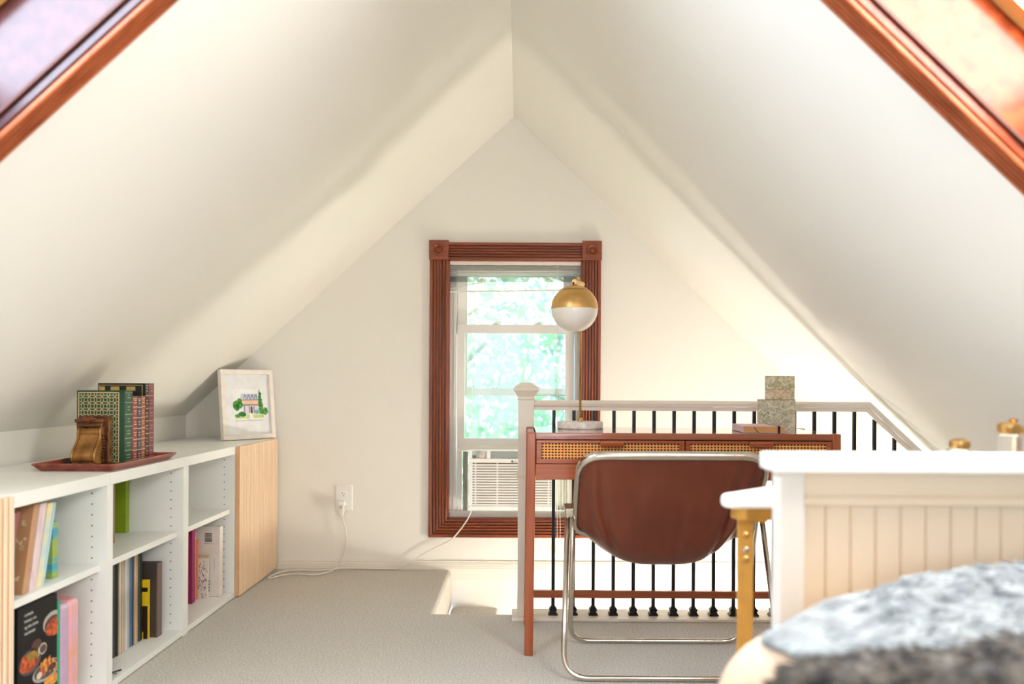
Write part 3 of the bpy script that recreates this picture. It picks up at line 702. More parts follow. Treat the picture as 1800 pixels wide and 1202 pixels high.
# hand bound books
def fine(label, y0, y1, h, dep, cov, band, x1=-1.30, tall=False, frame=None):
    e, f, t = book('leather_book', label, x1, y0, y1, zt_, h, dep, cov, group='gilt leather books on the wooden tray', rough=.35, pages=(214, 190, 130))
    bm = nb(); n = 6
    for i in range(1, n):
        z = zt_+h*i/n; box(bm, x1-.001, x1+.0018, y0+.001, y1-.001, z-.0013, z+.0013)
    for i in range(n):
        z = zt_+h*(i+.5)/n
        for k in range(2):
            zz = z+(k-.5)*h*.04; ww = (y1-y0)*(.12+.16*rnd.random()); box(bm, x1-.0005, x1+.0011, (y0+y1)/2-ww, (y0+y1)/2+ww, zz-.0016, zz+.0016)
    for z in (zt_+.006, zt_+h-.008): box(bm, x1-.0005, x1+.0012, y0+.002, y1-.002, z-.001, z+.001)
    obj('gilt_spine', bm, band, e)
    return e
M_gilt = plain('gilt_foil', (224, 190, 120), .3, metal=.7); M_gilt2 = plain('pale_gilt', (232, 206, 160), .35, metal=.4)
gb = fine('dark green book with a gold lattice cover facing the camera on the tray', 2.897, 2.955, .238, .157, (22, 72, 44), plain('sage_gilt', (150, 176, 130), .4, metal=.3))
fine('short red leather book right of the green lattice book', 2.957, 2.993, .218, .15, (160, 52, 56), M_gilt2)
fine('navy leather book with pale gold spine bands on the tray', 2.995, 3.022, .216, .15, (44, 62, 84), M_gilt2)
fine('rust red leather book with broad gold spine bands on the tray', 3.024, 3.054, .218, .15, (170, 84, 62), plain('bright_gilt', (240, 206, 130), .3, metal=.4))
tb = fine('tall black green book with a gold framed cover behind the shorter books', 3.056, 3.082, .262, .164, (22, 34, 34), M_gilt)
fine('tall burgundy leather book at the right end of the tray', 3.084, 3.128, .262, .164, (126, 46, 60), plain('rose_gilt', (206, 140, 130), .4, metal=.3))
# lattice on the green cover (interlaced circles)
bm = nb(); gx0, gx1, gz0, gz1 = -1.448, -1.322, zt_+.004, zt_+.228; yy = 2.8962
def ringface(cx_, cz_, r, wd, n=20):
    for k in range(n):
        a, b_ = 2*PI*k/n, 2*PI*(k+1)/n
        q = [(cx_+rr*math.cos(t_), cz_+rr*math.sin(t_)) for rr, t_ in ((r-wd/2, a), (r+wd/2, a), (r+wd/2, b_), (r-wd/2, b_))]
        if all(gx0 <= p[0] <= gx1 and gz0 <= p[1] <= gz1 for p in q): bm.faces.new([bm.verts.new((p[0], yy, p[1])) for p in q])
P_ = (gx1-gx0)/6.0
for i in range(0, 8):
    for j in range(0, 13):
        ringface(gx0+P_*(i), gz1-P_*(j), P_*.70, .0013); ringface(gx0+P_*i, gz1-P_*j, P_*.30, .0012, 12) if (i+j) % 1 == 0 else None
        box(bm, gx0+P_*(i+.5)-.0012, gx0+P_*(i+.5)+.0012, yy-.0002, yy+.0004, gz1-P_*(j+.5)-.0012, gz1-P_*(j+.5)+.0012) if i < 6 and gz1-P_*(j+.5) > gz0 else None
for (x0, x1, z0, z1) in ((gx0-.004, gx1+.004, gz1+.001, gz1+.004), (gx0-.004, gx0-.0015, gz0, gz1+.004), (gx1+.0015, gx1+.004, gz0, gz1+.004), (gx0-.004, gx1+.004, gz0-.002, gz0)):
    box(bm, x0, x1, yy-.0002, yy+.0006, z0, z1)
obj('gold_lattice', bm, M_gilt2, gb, recalc=False)
bm = nb()
for (x0, x1, z0, z1) in ((-1.460, -1.310, .254, .256), (-1.460, -1.458, .02, .256), (-1.312, -1.310, .02, .256), (-1.458, -1.440, .236, .250), (-1.42, -1.39, .236, .250), (-1.366, -1.335, .236, .250)):
    box(bm, x0, x1, 3.0552, 3.0562, zt_+z0, zt_+z1)
obj('gold_border', bm, M_gilt, tb)
# corbel bookend: scrolled front, fluted back plate
CB = empty('corbel_bookend', (-1.385, 2.85, zt_), 'carved brown and gold scroll corbel bookend in front of the green lattice book', 'bookend')
xc = -1.392
M_bron = mat('antique_gold_finish', (184, 136, 72), .36, scale=24, rgb2=(130, 84, 40), metal=.45)
M_brnd = mat('dark_carved_wood', (122, 72, 38), .38, scale=40, rgb2=(70, 36, 20), metal=.2)
obj('back_plate', Box(xc-.048, xc+.052, 2.872, 2.894, zt_, zt_+.155), M_brnd, CB, bev=.003)
bm = nb()
for k in range(3): box(bm, xc+.050, xc+.0545, 2.874+.006*k, 2.8775+.006*k, zt_+.006, zt_+.145)
obj('plate_moulding', bm, M_bron, CB)
prof = smooth_path([(2.874, .120, 0), (2.856, .118, 0), (2.846, .104, 0), (2.848, .090, 0), (2.838, .072, 0), (2.818, .050, 0), (2.806, .030, 0), (2.810, .012, 0), (2.828, .006, 0), (2.850, .004, 0), (2.874, .004, 0)], 5)
bm = nb(); prism(bm, [(p.x, zt_+p.y) for p in prof], xc-.036, xc+.036, YZ); obj('scroll', bm, M_bron, CB, bev=.002)
bm = nb()
for sx in (-1, 1):
    tube(bm, [(xc+sx*.035, p.x-.001, zt_+p.y) for p in prof[:-5]], .004, 8)
    tube(bm, [(xc+sx*.027, p.x-.0015, zt_+p.y) for p in prof[4:-8]], .0018, 6)
obj('scroll_rim', bm, M_bron, CB, smooth=True)
bm = nb(); box(bm, xc-.042, xc+.042, 2.846, 2.874, zt_+.120, zt_+.134); box(bm, xc-.046, xc+.046, 2.842, 2.874, zt_+.134, zt_+.146)
obj('cap_moulding', bm, M_brnd, CB, bev=.003)
bm = nb()
for k in range(7):
    a = (k-3)*.35; tube(bm, smooth_path([(xc, 2.843, zt_+.132), (xc+.012*math.sin(a), 2.838, zt_+.143), (xc+.030*math.sin(a), 2.842, zt_+.140+.014*math.cos(a))], 4), [.004]*8+[.002], 7)
obj('carved_leaf', bm, M_brnd, CB, smooth=True); bm = nb()
for k in range(9):
    z = zt_+.012+.010*k; lathe(bm, [(.001, -.003), (.006, -.001), (.006, .003), (.002, .006)], (xc+.038, 2.864-.004*math.sin(k), z), 8)
obj('side_carving', bm, M_brnd, CB, smooth=True); bm = nb()
for k in range(10):
    a = k*.6; lathe(bm, [(.002, 0), (.008, .003), (.006, .008), (.001, .011)], (xc-.03+.007*k, 2.805+.008*math.sin(a), zt_), 7)
obj('foot_carving', bm, M_brnd, CB, smooth=True)
bm = nb(); x0, y0_ = -1.452, 2.800
for i in range(4):
    t_ = i*.007
    for (p, q) in (((x0, y0_, zt_+t_), (x0+.02, y0_, zt_+t_)), ((x0, y0_+.02, zt_+t_), (x0+.02, y0_+.02, zt_+t_)), ((x0, y0_, zt_+t_), (x0, y0_+.02, zt_+t_)), ((x0+.02, y0_, zt_+t_), (x0+.02, y0_+.02, zt_+t_))): tube(bm, [p, q], .0007, 5)
for i in range(4):
    for yv in (y0_, y0_+.02): tube(bm, [(x0+i*.0067, yv, zt_), (x0+i*.0067, yv, zt_+.022)], .0007, 5)
tag(obj('wire_basket', bm, plain('grey_wire', (90, 84, 78), .3, metal=.8)), 'tiny grey wire basket left of the scroll corbel on the tray', 'basket')

# ================================================================ framed picture
bl_, br_ = Vector((-1.402, 4.130, ZT+.001)), Vector((-1.226, 4.376, ZT+.001))
wv = (br_-bl_); FW = wv.length; wv.normalize(); nv = Vector((wv.y, -wv.x, 0)); tl = math.radians(5.5)
uv_ = Vector((0, 0, 1))*math.cos(tl)-nv*math.sin(tl); nf = nv*math.cos(tl)+Vector((0, 0, 1))*math.sin(tl)
FH = .335
pf = lambda u, d, v: bl_+wv*u+uv_*v+nf*d
PF = empty('picture_frame', (bl_+br_)/2, 'white framed watercolour of a house with trees leaning in the corner', 'picture')
bm = nb(); fw = .022
for (a0, a1, b0, b1) in ((0, FW, 0, fw), (0, FW, FH-fw, FH), (0, fw, fw, FH-fw), (FW-fw, FW, fw, FH-fw)): box(bm, a0, a1, 0, .024, b0, b1, pf)
obj('frame', bm, plain('cream_white_frame', (242, 234, 222), .4), PF, bev=.0015)
obj('mat_board', Box(fw-.002, FW-fw+.002, .002, .008, fw-.002, FH-fw+.002, fn=pf), plain('cool_white_mat', (238, 238, 238), .7), PF)
bm = nb()
qf = lambda u, v, d=.0085: pf(FW*u, d, FH*v)
def poly(pts, mi, d=.0088): bm.faces.new([bm.verts.new(qf(u, v, d)) for u, v in pts]).material_index = mi
def blob(u, v, ru, rv, mi, d=.0092, n=18, jag=.35): poly([(u+ru*math.cos(2*PI*k/n)*(1+jag*(rnd.random()-.5)), v+rv*math.sin(2*PI*k/n)*(1+jag*(rnd.random()-.5))) for k in range(n)], mi, d)
poly([(.24, .27), (.80, .27), (.80, .72), (.24, .72)], 0, .0083)
poly([(.42, .36), (.72, .36), (.72, .56), (.42, .56)], 1); poly([(.42, .50), (.72, .50), (.72, .565), (.42, .565)], 2, .009)
poly([(.36, .565), (.74, .565), (.70, .655), (.40, .655)], 3, .0089)
for k in range(4): poly([(.43+.07*k, .575), (.45+.07*k, .635), (.465+.07*k, .645), (.48+.07*k, .635), (.495+.07*k, .575), (.485+.07*k, .575), (.465+.07*k, .63), (.44+.07*k, .575)], 4, .0093)
poly([(.38, .56), (.74, .56), (.74, .568), (.38, .568)], 5, .0094); poly([(.40, .485), (.72, .485), (.72, .500), (.40, .500)], 4, .0094)
poly([(.56, .37), (.60, .37), (.60, .46), (.58, .475), (.56, .46)], 5, .0095)
for k in range(3): poly([(.44+.09*k, .38), (.455+.09*k, .38), (.455+.09*k, .48), (.44+.09*k, .48)], 4, .0095)
poly([(.27, .30), (.80, .30), (.80, .35), (.27, .36)], 8, .0091)
poly([(.52, .29), (.62, .29), (.58, .375), (.55, .375)], 0, .0096)
for a_, b_, c_, d_ in ((.33, .50, .09, .06), (.30, .46, .06, .05), (.36, .54, .05, .05), (.40, .36, .08, .035), (.31, .34, .05, .025)): blob(a_, b_, c_, d_, 6 if a_ != .40 else 7)
poly([(.735, .36), (.715, .5), (.725, .62), (.745, .735), (.775, .60), (.80, .48), (.83, .36)], 6, .0098)
for k in range(14): blob(.74+.06*rnd.random()*(1-k/20), .37+.022*k, .022, .02, 7 if k % 2 else 6, .0102+.00003*k, 9)
blob(.85, .40, .05, .055, 6, .0101); blob(.68, .39, .04, .03, 9, .0103)
tubepts = [(.797, .30), (.803, .30), (.803, .52), (.797, .52)]; poly(tubepts, 5, .011)
poly([(.25, .268), (.80, .268), (.80, .272), (.25, .272)], 4, .0104)
AM = [plain('art_paper', (244, 244, 242), .7), plain('house_wall', (222, 220, 226), .7), plain('peach_wash', (240, 200, 170), .7), plain('roof_lilac', (206, 210, 226), .7), plain('ink_grey', (120, 120, 140), .7), plain('ink_brown', (110, 70, 50), .7), mat('tree_wash', (110, 180, 80), .7, rgb2=(40, 130, 60), scale=90), mat('deep_green_wash', (40, 130, 60), .7, rgb2=(30, 90, 50), scale=60), plain('lawn_wash', (206, 222, 140), .7), plain('teal_wash', (120, 180, 180), .7)]
obj('artwork', bm, AM, PF, recalc=False)

# ================================================================ stair railing
YR = 3.50
RL = empty('stair_railing', (.7, YR, 0), 'white handrail with black iron balusters guarding the stairwell behind the desk', 'railing')
tag(obj('trim_1', Box(-.03, XKR, 3.435, FE+.03, 0.0, .012), M_cream, bev=.003), kind='structure')
z_ = lambda py: A(925, py, YR).z
nx = (A(911, 760, YR).x+A(938, 760, YR).x)/2
bm = nb()
sq(bm, [(.0315, .012), (.0315, .06), (.0305, .062), (.0305, z_(842)), (.0315, z_(840)), (.036, z_(836)), (.038, z_(833)), (.036, z_(831)), (.0315, z_(828)), (.0315, z_(703)), (.0345, z_(701)), (.0345, z_(699)), (.032, z_(698)), (.034, z_(696)), (.044, z_(689)), (.050, z_(686)), (.051, z_(682)), (.044, z_(679)), (.036, z_(676.5)), (.030, z_(675.5)), (.026, z_(673)), (.010, z_(671.5))], (nx, YR, 0))
NP = obj('newel_post', bm, M_cream, RL, bev=.0012)
bm = nb()
for (x0, x1, z0, z1) in ((nx-.019, nx-.0175, .10, z_(855)), (nx+.0175, nx+.019, .10, z_(855)), (nx-.019, nx+.019, .10, .102), (nx-.019, nx+.019, z_(857), z_(855))): box(bm, x0, x1, YR-.0325, YR-.030, z0, z1)
obj('panel_moulding', bm, M_cream, NP)
def sweep(bm, path, prof):    # path in XZ, prof (y, n)
    P = [Vector((p[0], 0, p[1])) for p in path]; rings = []
    for i, p in enumerate(P):
        d0 = (P[i]-P[i-1]).normalized() if i else (P[1]-P[0]).normalized()
        d1 = (P[i+1]-P[i]).normalized() if i < len(P)-1 else d0
        n0, n1 = Vector((-d0.z, 0, d0.x)), Vector((-d1.z, 0, d1.x)); b = (n0+n1).normalized(); k = 1/max(.3, b.dot(n0))
        rings.append([bm.verts.new(p+b*k*q+Vector((0, YR+y, 0))) for y, q in prof])
    n = len(prof)
    for i in range(len(P)-1):
        for k in range(n): bm.faces.new((rings[i][k], rings[i][(k+1) % n], rings[i+1][(k+1) % n], rings[i+1][k]))
    bm.faces.new(rings[0][::-1]); bm.faces.new(rings[-1])
zr = .8625; xb = 1.383; sl = .93
rp_ = [(nx+.031, zr), (xb, zr), (1.735, zr-sl*(1.735-xb))]
prf = [(-.018, -.040), (-.018, -.026), (-.027, -.022), (-.030, -.012), (-.024, -.003), (-.012, 0), (.012, 0), (.024, -.003), (.030, -.012), (.027, -.022), (.018, -.026), (.018, -.040)]
bm = nb(); sweep(bm, rp_, prf); obj('handrail', bm, M_cream, RL, smooth='auto')
def baluster(x, ztop):
    bm = nb(); h = .0066; box(bm, x-h, x+h, YR-h, YR+h, .012, ztop)
    return obj('baluster', bm, M_blk, RL, bev=.001)
sh_mesh = None; first = None
x0b = A(972, 1060, YR).x; stp = 35.2/F*YR
i = 0; base = None; shoe = None
while True:
    x = x0b+stp*i
    if x > 1.72: break
    if x <= xb-.03:
        if base is None:
            base = baluster(x, zr-.036)
            bm = nb(); sq(bm, [(.0185, .012), (.0185, .018), (.0135, .022), (.0125, .030), (.016, .033), (.014, .038), (.009, .043), (.008, .047)], (x, YR, 0)); shoe = obj('shoe', bm, M_blk, base, bev=.0008)
        else:
            b2 = base.copy(); COL.objects.link(b2); b2.location.x += x-x0b
            s2_ = shoe.copy(); COL.objects.link(s2_); s2_.parent = b2
    else:
        b2 = baluster(x, zr-.036-sl*max(0, x-xb)-.012)
        s2_ = shoe.copy(); COL.objects.link(s2_); s2_.parent = b2; s2_.location = (x-x0b, 0, 0)
    i += 1

# ================================================================ desk
DY0, DY1, DT = 3.0, 3.41, .760
dx0, dx1 = A(926.5, 765, DY0).x, A(1479, 765, DY0).x
DK = empty('writing_desk', ((dx0+dx1)/2, (DY0+DY1)/2, 0), 'reddish brown wooden writing desk with cane front drawers in front of the railing', 'desk')
zq = lambda py: A(930, py, DY0).z
obj('desktop', Box(dx0+.0295, dx1-.0295, DY0, DY1, zq(772), DT), M_desktop, DK, bev=.002)
lw = .030
for (x, y) in ((dx0, DY0), (dx1-lw, DY0), (dx0, DY1-lw), (dx1-lw, DY1-lw)):
    bm = nb(); fx = 1 if x == dx0 else -1
    def lf(px_, py_, pz_): return (px_, py_, pz_)
    vs = box(bm, x, x+lw, y, y+lw, 0, DT+.0005, lambda a, b, c: (a+(.0 if c > .1 else 0)+(fx*-.006 if c < .1 else 0), b, c))
    obj('leg', bm, M_desk['Z'], DK, bev=.004, seg=3)
for x in (dx0, dx1-lw):     # side aprons and side top rails
    obj('side_panel', Box(x+.004, x+lw-.004, DY0+lw, DY1-lw, zq(843), DT-.003), M_desk['Y'], DK)
obj('apron', Box(dx0+lw, dx1-lw, DY0+.004, DY0+.020, zq(843), zq(815.5)), M_desk['X'], DK, bev=.001)
obj('back_panel', Box(dx0+lw, dx1-lw, DY1-.02, DY1-.004, zq(843), zq(772)), M_desk['X'], DK)
obj('bottom_panel', Box(dx0+lw, dx1-lw, DY0+.02, DY1-.02, zq(838), zq(833)), M_desk['X'], DK)
obj('stretcher', Box(dx0+lw-.006, dx1-lw+.006, DY1-.026, DY1-.006, A(1100, 1051.5, DY1-.026).z, A(1100, 1039, DY1-.026).z), M_desk['X'], DK, bev=.001)
zd0, zd1 = zq(814.5), zq(773.5)
xm = A(1204.5, 790, DY0).x
for j, (x0, x1) in enumerate(((dx0+lw+.002, xm-.0015), (xm+.0015, dx1-lw-.002))):
    bm = nb(); r = .016
    for (a, b, c, d) in ((x0, x1, zd0, zd0+r), (x0, x1, zd1-.010, zd1), (x0, x0+r+.002, zd0+r, zd1-.010), (x1-r-.002, x1, zd0+r, zd1-.010)): box(bm, a, b, DY0+.001, DY0+.018, c, d)
    dr = obj('drawer', bm, M_desk['X'], DK, bev=.001)
    obj('drawer_box', Box(x0+.01, x1-.01, DY0+.012, DY1-.04, zd0+.006, zd1-.006), M_dark, dr)
    bm = nb(); cx0_, cx1_, cz0_, cz1_ = x0+r, x1-r, zd0+r-.002, zd1-.008
    nx_ = int((cx1_-cx0_)/.0112); nz_ = 6; px_ = (cx1_-cx0_)/nx_; pz_ = (cz1_-cz0_)/nz_
    for k in range(nx_+1): box(bm, cx0_+k*px_-.0021, cx0_+k*px_+.0021, DY0+.0065, DY0+.0085, cz0_, cz1_)
    for k in range(nz_+1): box(bm, cx0_, cx1_, DY0+.0045, DY0+.0065, cz0_+k*pz_-.0021, cz0_+k*pz_+.0021)
    obj('cane_panel', bm, M_cane, dr)
    hx = A((1075, 1337)[j], 776, DY0).x; bm = nb()
    prism(bm, [(DY0+.001, zd1-.001), (DY0-.017, zd1-.001), (DY0-.020, zd1-.008), (DY0-.018, zd1-.020), (DY0-.012, zd1-.020), (DY0-.010, zd1-.009), (DY0+.001, zd1-.008)], hx-.040, hx+.040, YZ)
    obj('drawer_pull', bm, M_desk['X'], dr, bev=.002)

# desk lamp
LY = 3.30; lx = A(1020, 745, LY).x
LP = empty('desk_lamp', (lx, LY, DT), 'brass desk lamp with half brass half white globe on a marble base', 'lamp')
bm = nb(); lathe(bm, [(.083, 0), (.086, .003), (.086, .022), (.083, .027)], (lx, LY, DT), 48, sy=.85); obj('base', bm, M_marble, LP, smooth='auto')
gc = A(1010, 543, 3.20); GR = 41.5*3.20/F
ztop = A(1020, 497, LY).z
bm = nb(); tube(bm, round_path([(lx, LY, DT+.027), (lx, LY, ztop), (lx-.012, LY-.04, ztop+.016), (gc.x, gc.y, gc.z+GR+.010)], .010), .0045, 12); obj('stem', bm, M_brass, LP, smooth=True)
bm = nb(); lathe(bm, [(.010, 0), (.010, .010), (.006, .014)], (lx, LY, DT+.027), 20); obj('stem_collar', bm, M_brass, LP)
bm = nb()
d_ = (Vector((gc.x-.004, gc.y-.01, gc.z+GR+.016))-Vector((lx+.004, LY, ztop-.002)))
tube(bm, [Vector((lx+.006, LY, ztop-.006)), Vector((lx+.006, LY, ztop-.006))+d_], .0095, 14); obj('pivot_arm', bm, M_brass, LP, smooth='auto')
def cap_prof(a0, a1, r, n=16): return [(max(.0005, r*math.cos(a0+(a1-a0)*k/n)), r*math.sin(a0+(a1-a0)*k/n)) for k in range(n+1)]
bm = nb(); lathe(bm, [(GR*.94, -.001)]+cap_prof(0.0, PI*.5, GR), gc, 64)
sh = obj('lamp_shade', bm, M_brass, LP, smooth='auto'); sh['label'] = 'satin brass upper half of the globe'
bm = nb(); lathe(bm, cap_prof(.92, PI*.5, GR+.0012, 8), gc, 48); obj('shade_cap', bm, M_brass, sh, smooth='auto')
bm = nb(); tube(bm, [gc+Vector((-.004, -.012, GR-.012)), gc+Vector((-.006, -.012, GR+.010))], .003, 8); obj('clip', bm, M_brnd, LP)
bm = nb(); lathe(bm, [(.0005, -GR*.985)]+[(GR*.985*math.cos(t_), GR*.985*math.sin(t_)) for t_ in [(-PI/2+.06)+(PI/2-.06)*k/18 for k in range(19)]], gc, 64)
go = obj('globe', bm, M_opal, LP, smooth='auto'); go['label'] = 'white opal glass lower half of the globe'

# notebook and envelope-like map cards on the desk
NB = empty('journal', (A(1347, 757, 3.06).x, 3.1, DT), 'pink journal with gilt page edges and black elastic lying on the desk', 'notebook')
c = A(1390, 759, 3.03)
rot = Matrix.Translation((c.x-.014, 3.045, DT+.0008)) @ Matrix.Rotation(math.radians(-3), 4, 'Z')
nf_ = lambda x, y, z: rot @ Vector((x, y, z))
nw, nl, nh = .145, .20, .023
# front face edge toward the camera is the page side
bm = nb(); box(bm, -nw, 0, 0, nl, 0, .0016, nf_); box(bm, -nw, 0, 0, nl, nh-.0016, nh, nf_); box(bm, -nw, -nw+.002, 0, nl, .0016, nh-.0016, nf_)
obj('cover', bm, plain('pink_cover', (226, 190, 188), .5), NB, bev=.0008)
obj('pages', Box(-nw+.002, -.003, .003, nl-.003, .0016, nh-.0016, fn=nf_), plain('gilt_pages', (206, 148, 84), .4), NB)
bm = nb(); box(bm, -.026, -.018, -.001, .0005, -.0002, nh+.001, nf_); box(bm, -.026, -.018, -.001, nl+.001, nh, nh+.001, nf_); box(bm, -.026, -.018, nl, nl+.001, 0, nh, nf_); obj('elastic_band', bm, M_blk, NB)
bm = nb(); tube(bm, smooth_path([nf_(-.105, .0, .018), nf_(-.100, -.006, .008), nf_(-.093, -.012, .002)], 4), .002, 6); obj('ribbon', bm, plain('grey_ribbon', (110, 90, 70), .6), NB)
M_map = [mat('vintage_map_%d' % i, (222, 212, 184), .6, rgb2=c2, scale=sc_, distort=1.5, lo=.40, hi=.60) for i, (c2, sc_) in enumerate((((172, 160, 112), 60), ((206, 170, 130), 55), ((176, 170, 138), 70)))]
def card(name, label, px0, px1, py0, py1, Y, mi, th=.0025):
    a, b = A(px0, py1, Y), A(px1, py0, Y); z0 = DT
    e = empty(name, ((a.x+b.x)/2, Y, z0), label, 'card', 'vintage map envelopes standing on the desk')
    obj('card', Box(a.x, b.x, Y, Y+th, z0, b.z), M_map[mi], e, bev=.0004)
    bm = nb(); rr = random.Random(mi+5)
    W_, H_ = b.x-a.x, b.z-z0
    for k in range(9):       # printed coast lines
        p = Vector((a.x+W_*(.12+.7*rr.random()), 0, z0+H_*(.25+.6*rr.random()))); seg = []
        for q in range(9):
            ang = rr.random()*6; p = p+Vector((math.cos(ang), 0, math.sin(ang)))*.0055
            if a.x+.004 < p.x < b.x-.004 and z0+.01 < p.z < b.z-.004: seg.append((p.x, Y-.0003, p.z))
        if len(seg) > 2: tube(bm, seg, .0007, 4)
    for k in range(3):
        zz = b.z-.004-.0*k
    box(bm, a.x, b.x, Y-.0004, Y, b.z-.0022, b.z-.0008); 
    obj('printed_lines', bm, plain('sepia_ink_%d' % mi, (120, 116, 84), .6), e)
card('map_envelope', 'tallest vintage map card standing behind the two others on the desk', 1344.5, 1397, 661, 750, 3.335, 0)
card('map_envelope', 'middle vintage map card between the tallest and the widest card', 1345, 1390, 684, 750, 3.325, 1)
card('map_envelope', 'widest and lowest vintage map card in front, right behind the journal', 1331, 1398.5, 702, 752, 3.315, 2)

# ================================================================ leather sling chair
CH = empty('sling_chair', (.477, 2.95, 0), 'chrome framed folding armchair with a brown leather sling pushed up to the desk', 'chair')
hubz = .505; xl, xr_ = .165, .795; hy = 2.93
tr_ = .0088
def leg_loop(ya_, yb_, off, z0=tr_+.001, rr=.085):
    return round_path([(xl+off, hy, hubz), (xl-.022+off, ya_, z0), (xr_+.018-off, ya_, z0), (xr_-off, hy, hubz)], [0, rr, rr, 0], 10)
bm = nb(); tube(bm, leg_loop(2.745, 0, -.006), tr_, 12); obj('rear_leg_frame', bm, M_chrome, CH, smooth=True)
bm = nb(); tube(bm, round_path([(xl+.012, hy+.004, hubz), (xl+.016, 3.15, tr_+.001), (xr_-.0, 3.15, tr_+.001), (xr_-.006, hy+.004, hubz)], [0, .075, .075, 0], 10), tr_, 12); obj('front_leg_frame', bm, M_chrome, CH, smooth=True)
for x in (xl+.002, xr_-.004):
    bm = nb(); box(bm, x-.018, x+.018, hy-.022, hy+.026, hubz-.020, hubz+.012); h_ = obj('hinge', bm, M_chrome, CH, bev=.006, seg=3)
    obj('hinge_cap', Box(x-.019, x+.019, hy-.020, hy+.022, hubz+.012, hubz+.022), plain('brown_hinge_cap', (120, 62, 38), .4), h_, bev=.001)
# back frame (rounded rectangle), reclined
bx0, bx1 = .182, .775
top = (2.735, .705); bot = (2.965, .425)
def bp(x, t): return (x, top[0]+(bot[0]-top[0])*t, top[1]+(bot[1]-top[1])*t)
bm = nb(); tube(bm, round_path([bp(bx0, 1), bp(bx0, 0), bp(bx1, 0), bp(bx1, 1)], [.07, .085, .085, .07], 12, closed=True), .0145, 12, closed=True, ry=.0095, up=(0, .2, 1)); obj('back_frame', bm, M_chrome, CH, smooth=True)
bm = nb(); sy_ = 3.30
tube(bm, round_path([(bx0+.006, hy+.02, .475), (bx0+.012, sy_, .430), (bx1-.012, sy_, .430), (bx1-.006, hy+.02, .475)], .08, 12), .010, 10); obj('seat_frame', bm, M_chrome, CH, smooth=True)
for x in (bx0+.006, bx1-.006): pass
# sling: rows along the length, columns across
cpath = smooth_path([(0, 2.735, .700), (0, 2.790, .600), (0, 2.845, .480), (0, 2.895, .375), (0, 2.955, .326), (0, 3.04, .322), (0, 3.14, .350), (0, 3.30, .432)], 8)
epath = smooth_path([(0, 2.735, .700), (0, 2.795, .630), (0, 2.850, .560), (0, 2.905, .495), (0, 2.960, .452), (0, 3.04, .442), (0, 3.15, .440), (0, 3.30, .432)], 8)
N = len(cpath); U = 56; xm_ = (bx0+bx1)/2; hw0 = (bx1-bx0)/2-.004
bm = nb(); rows = []
for i in range(N):
    t = i/(N-1); row = []
    nip = 1-.20*math.exp(-((t-.55)/.2)**2)
    for j in range(U+1):
        u = -1+2*j/U; s = max(0, 1-abs(u)**3.6)
        cr_ = min(1, t/.12)
        y = epath[i].y+(cpath[i].y-epath[i].y)*s; z = epath[i].z+(cpath[i].z-epath[i].z)*s
        hw = hw0*(1-(1-nip)*min(1, s*1.6)) if abs(u) < 1 else hw0
        x = xm_+hw*u
        if t < .12: z -= (1-cr_)*.0
        fold = .0095*math.sin(9*abs(u)**2.2*2.2+t*5)*math.exp(-((abs(u)-.80)/.16)**2)*math.sin(PI*min(1, t*1.15))
        wr = .004*noise.noise(Vector((u*3, t*5, 1.3)))+.0015*noise.noise(Vector((u*10, t*9, 5)))
        y -= fold*1.6+wr*2; z += wr*.6
        row.append(bm.verts.new((x, y, z)))
    rows.append(row)
for i in range(N-1):
    for j in range(U): bm.faces.new((rows[i][j], rows[i][j+1], rows[i+1][j+1], rows[i+1][j]))
sl_ = obj('leather_sling', bm, M_leather, CH, smooth=True)
so_ = sl_.modifiers.new('solid', 'SOLIDIFY'); so_.thickness = .004; so_.offset = 0
ss_ = sl_.modifiers.new('sub', 'SUBSURF'); ss_.levels = 1; ss_.render_levels = 1
bm = nb()
for sx in (0, 1):
    xx = bx0+.012 if sx == 0 else bx1-.012
    for k in range(10):
        p = bp(xx, .12+.045*k*1.6 if .12+.045*k*1.6 < .85 else .85); lathe(bm, [(.003, -.002), (.003, .003)], (p[0], p[1]-.006, p[2]), 8, axis='Y')
obj('stitching', bm, plain('dark_stitch', (70, 30, 18), .5), CH)

# ================================================================ right foreground: panelled headboard, round table, pouf
HY = 1.41
hx0 = A(1371, 900, HY).x
HB = empty('headboard', (.95, HY+.03, 0), 'white beadboard headboard with a flat cap at the right picture edge', 'headboard')
HXR = 1.50; zc = A(1500, 800, HY).z; hb_t = .045
M_hb = mat('white_semi_gloss', (244, 240, 232), .35, var=.02, scale=4)
obj('cap', Box(hx0-.012, HXR+.01, HY-.018, HY+hb_t+.035, zc-.028, zc), M_hb, HB, bev=.004, seg=3)
M_post = mat('post_white_shaded', (226, 219, 208), .4, var=.02, scale=4)  # same white as the cap, darkened for the shaded post fronts
obj('post', Box(hx0, hx0+.040, HY, HY+hb_t, 0, zc-.028), M_post, HB, bev=.002); obj('post', Box(HXR-.04, HXR, HY, HY+hb_t, 0, zc-.028), M_post, HB, bev=.002)
zr1 = A(1500, 874, HY).z; zr2 = A(1500, 891, HY).z
M_hbp = mat('beadboard_cream', (234, 214, 186), .45, var=.02, scale=4)  # cream tone, warmer than the cap and posts
obj('top_rail', Box(hx0+.04, HXR-.04, HY+.012, HY+.034, zr1, zc-.028), M_hbp, HB)
obj('moulding', Box(hx0+.04, HXR-.04, HY+.006, HY+.034, zr2, zr1), M_hbp, HB, bev=.004, seg=3)
pts = []; pit = .0405; x = hx0+.04; yb_ = HY+.016
pts = [(x, HY+.034), (x, yb_)]
while x+pit < HXR-.04:
    pts += [(x+pit-.004, yb_), (x+pit-.002, yb_+.004), (x+pit, yb_)]; x += pit
pts += [(HXR-.04, yb_), (HXR-.04, HY+.034)]
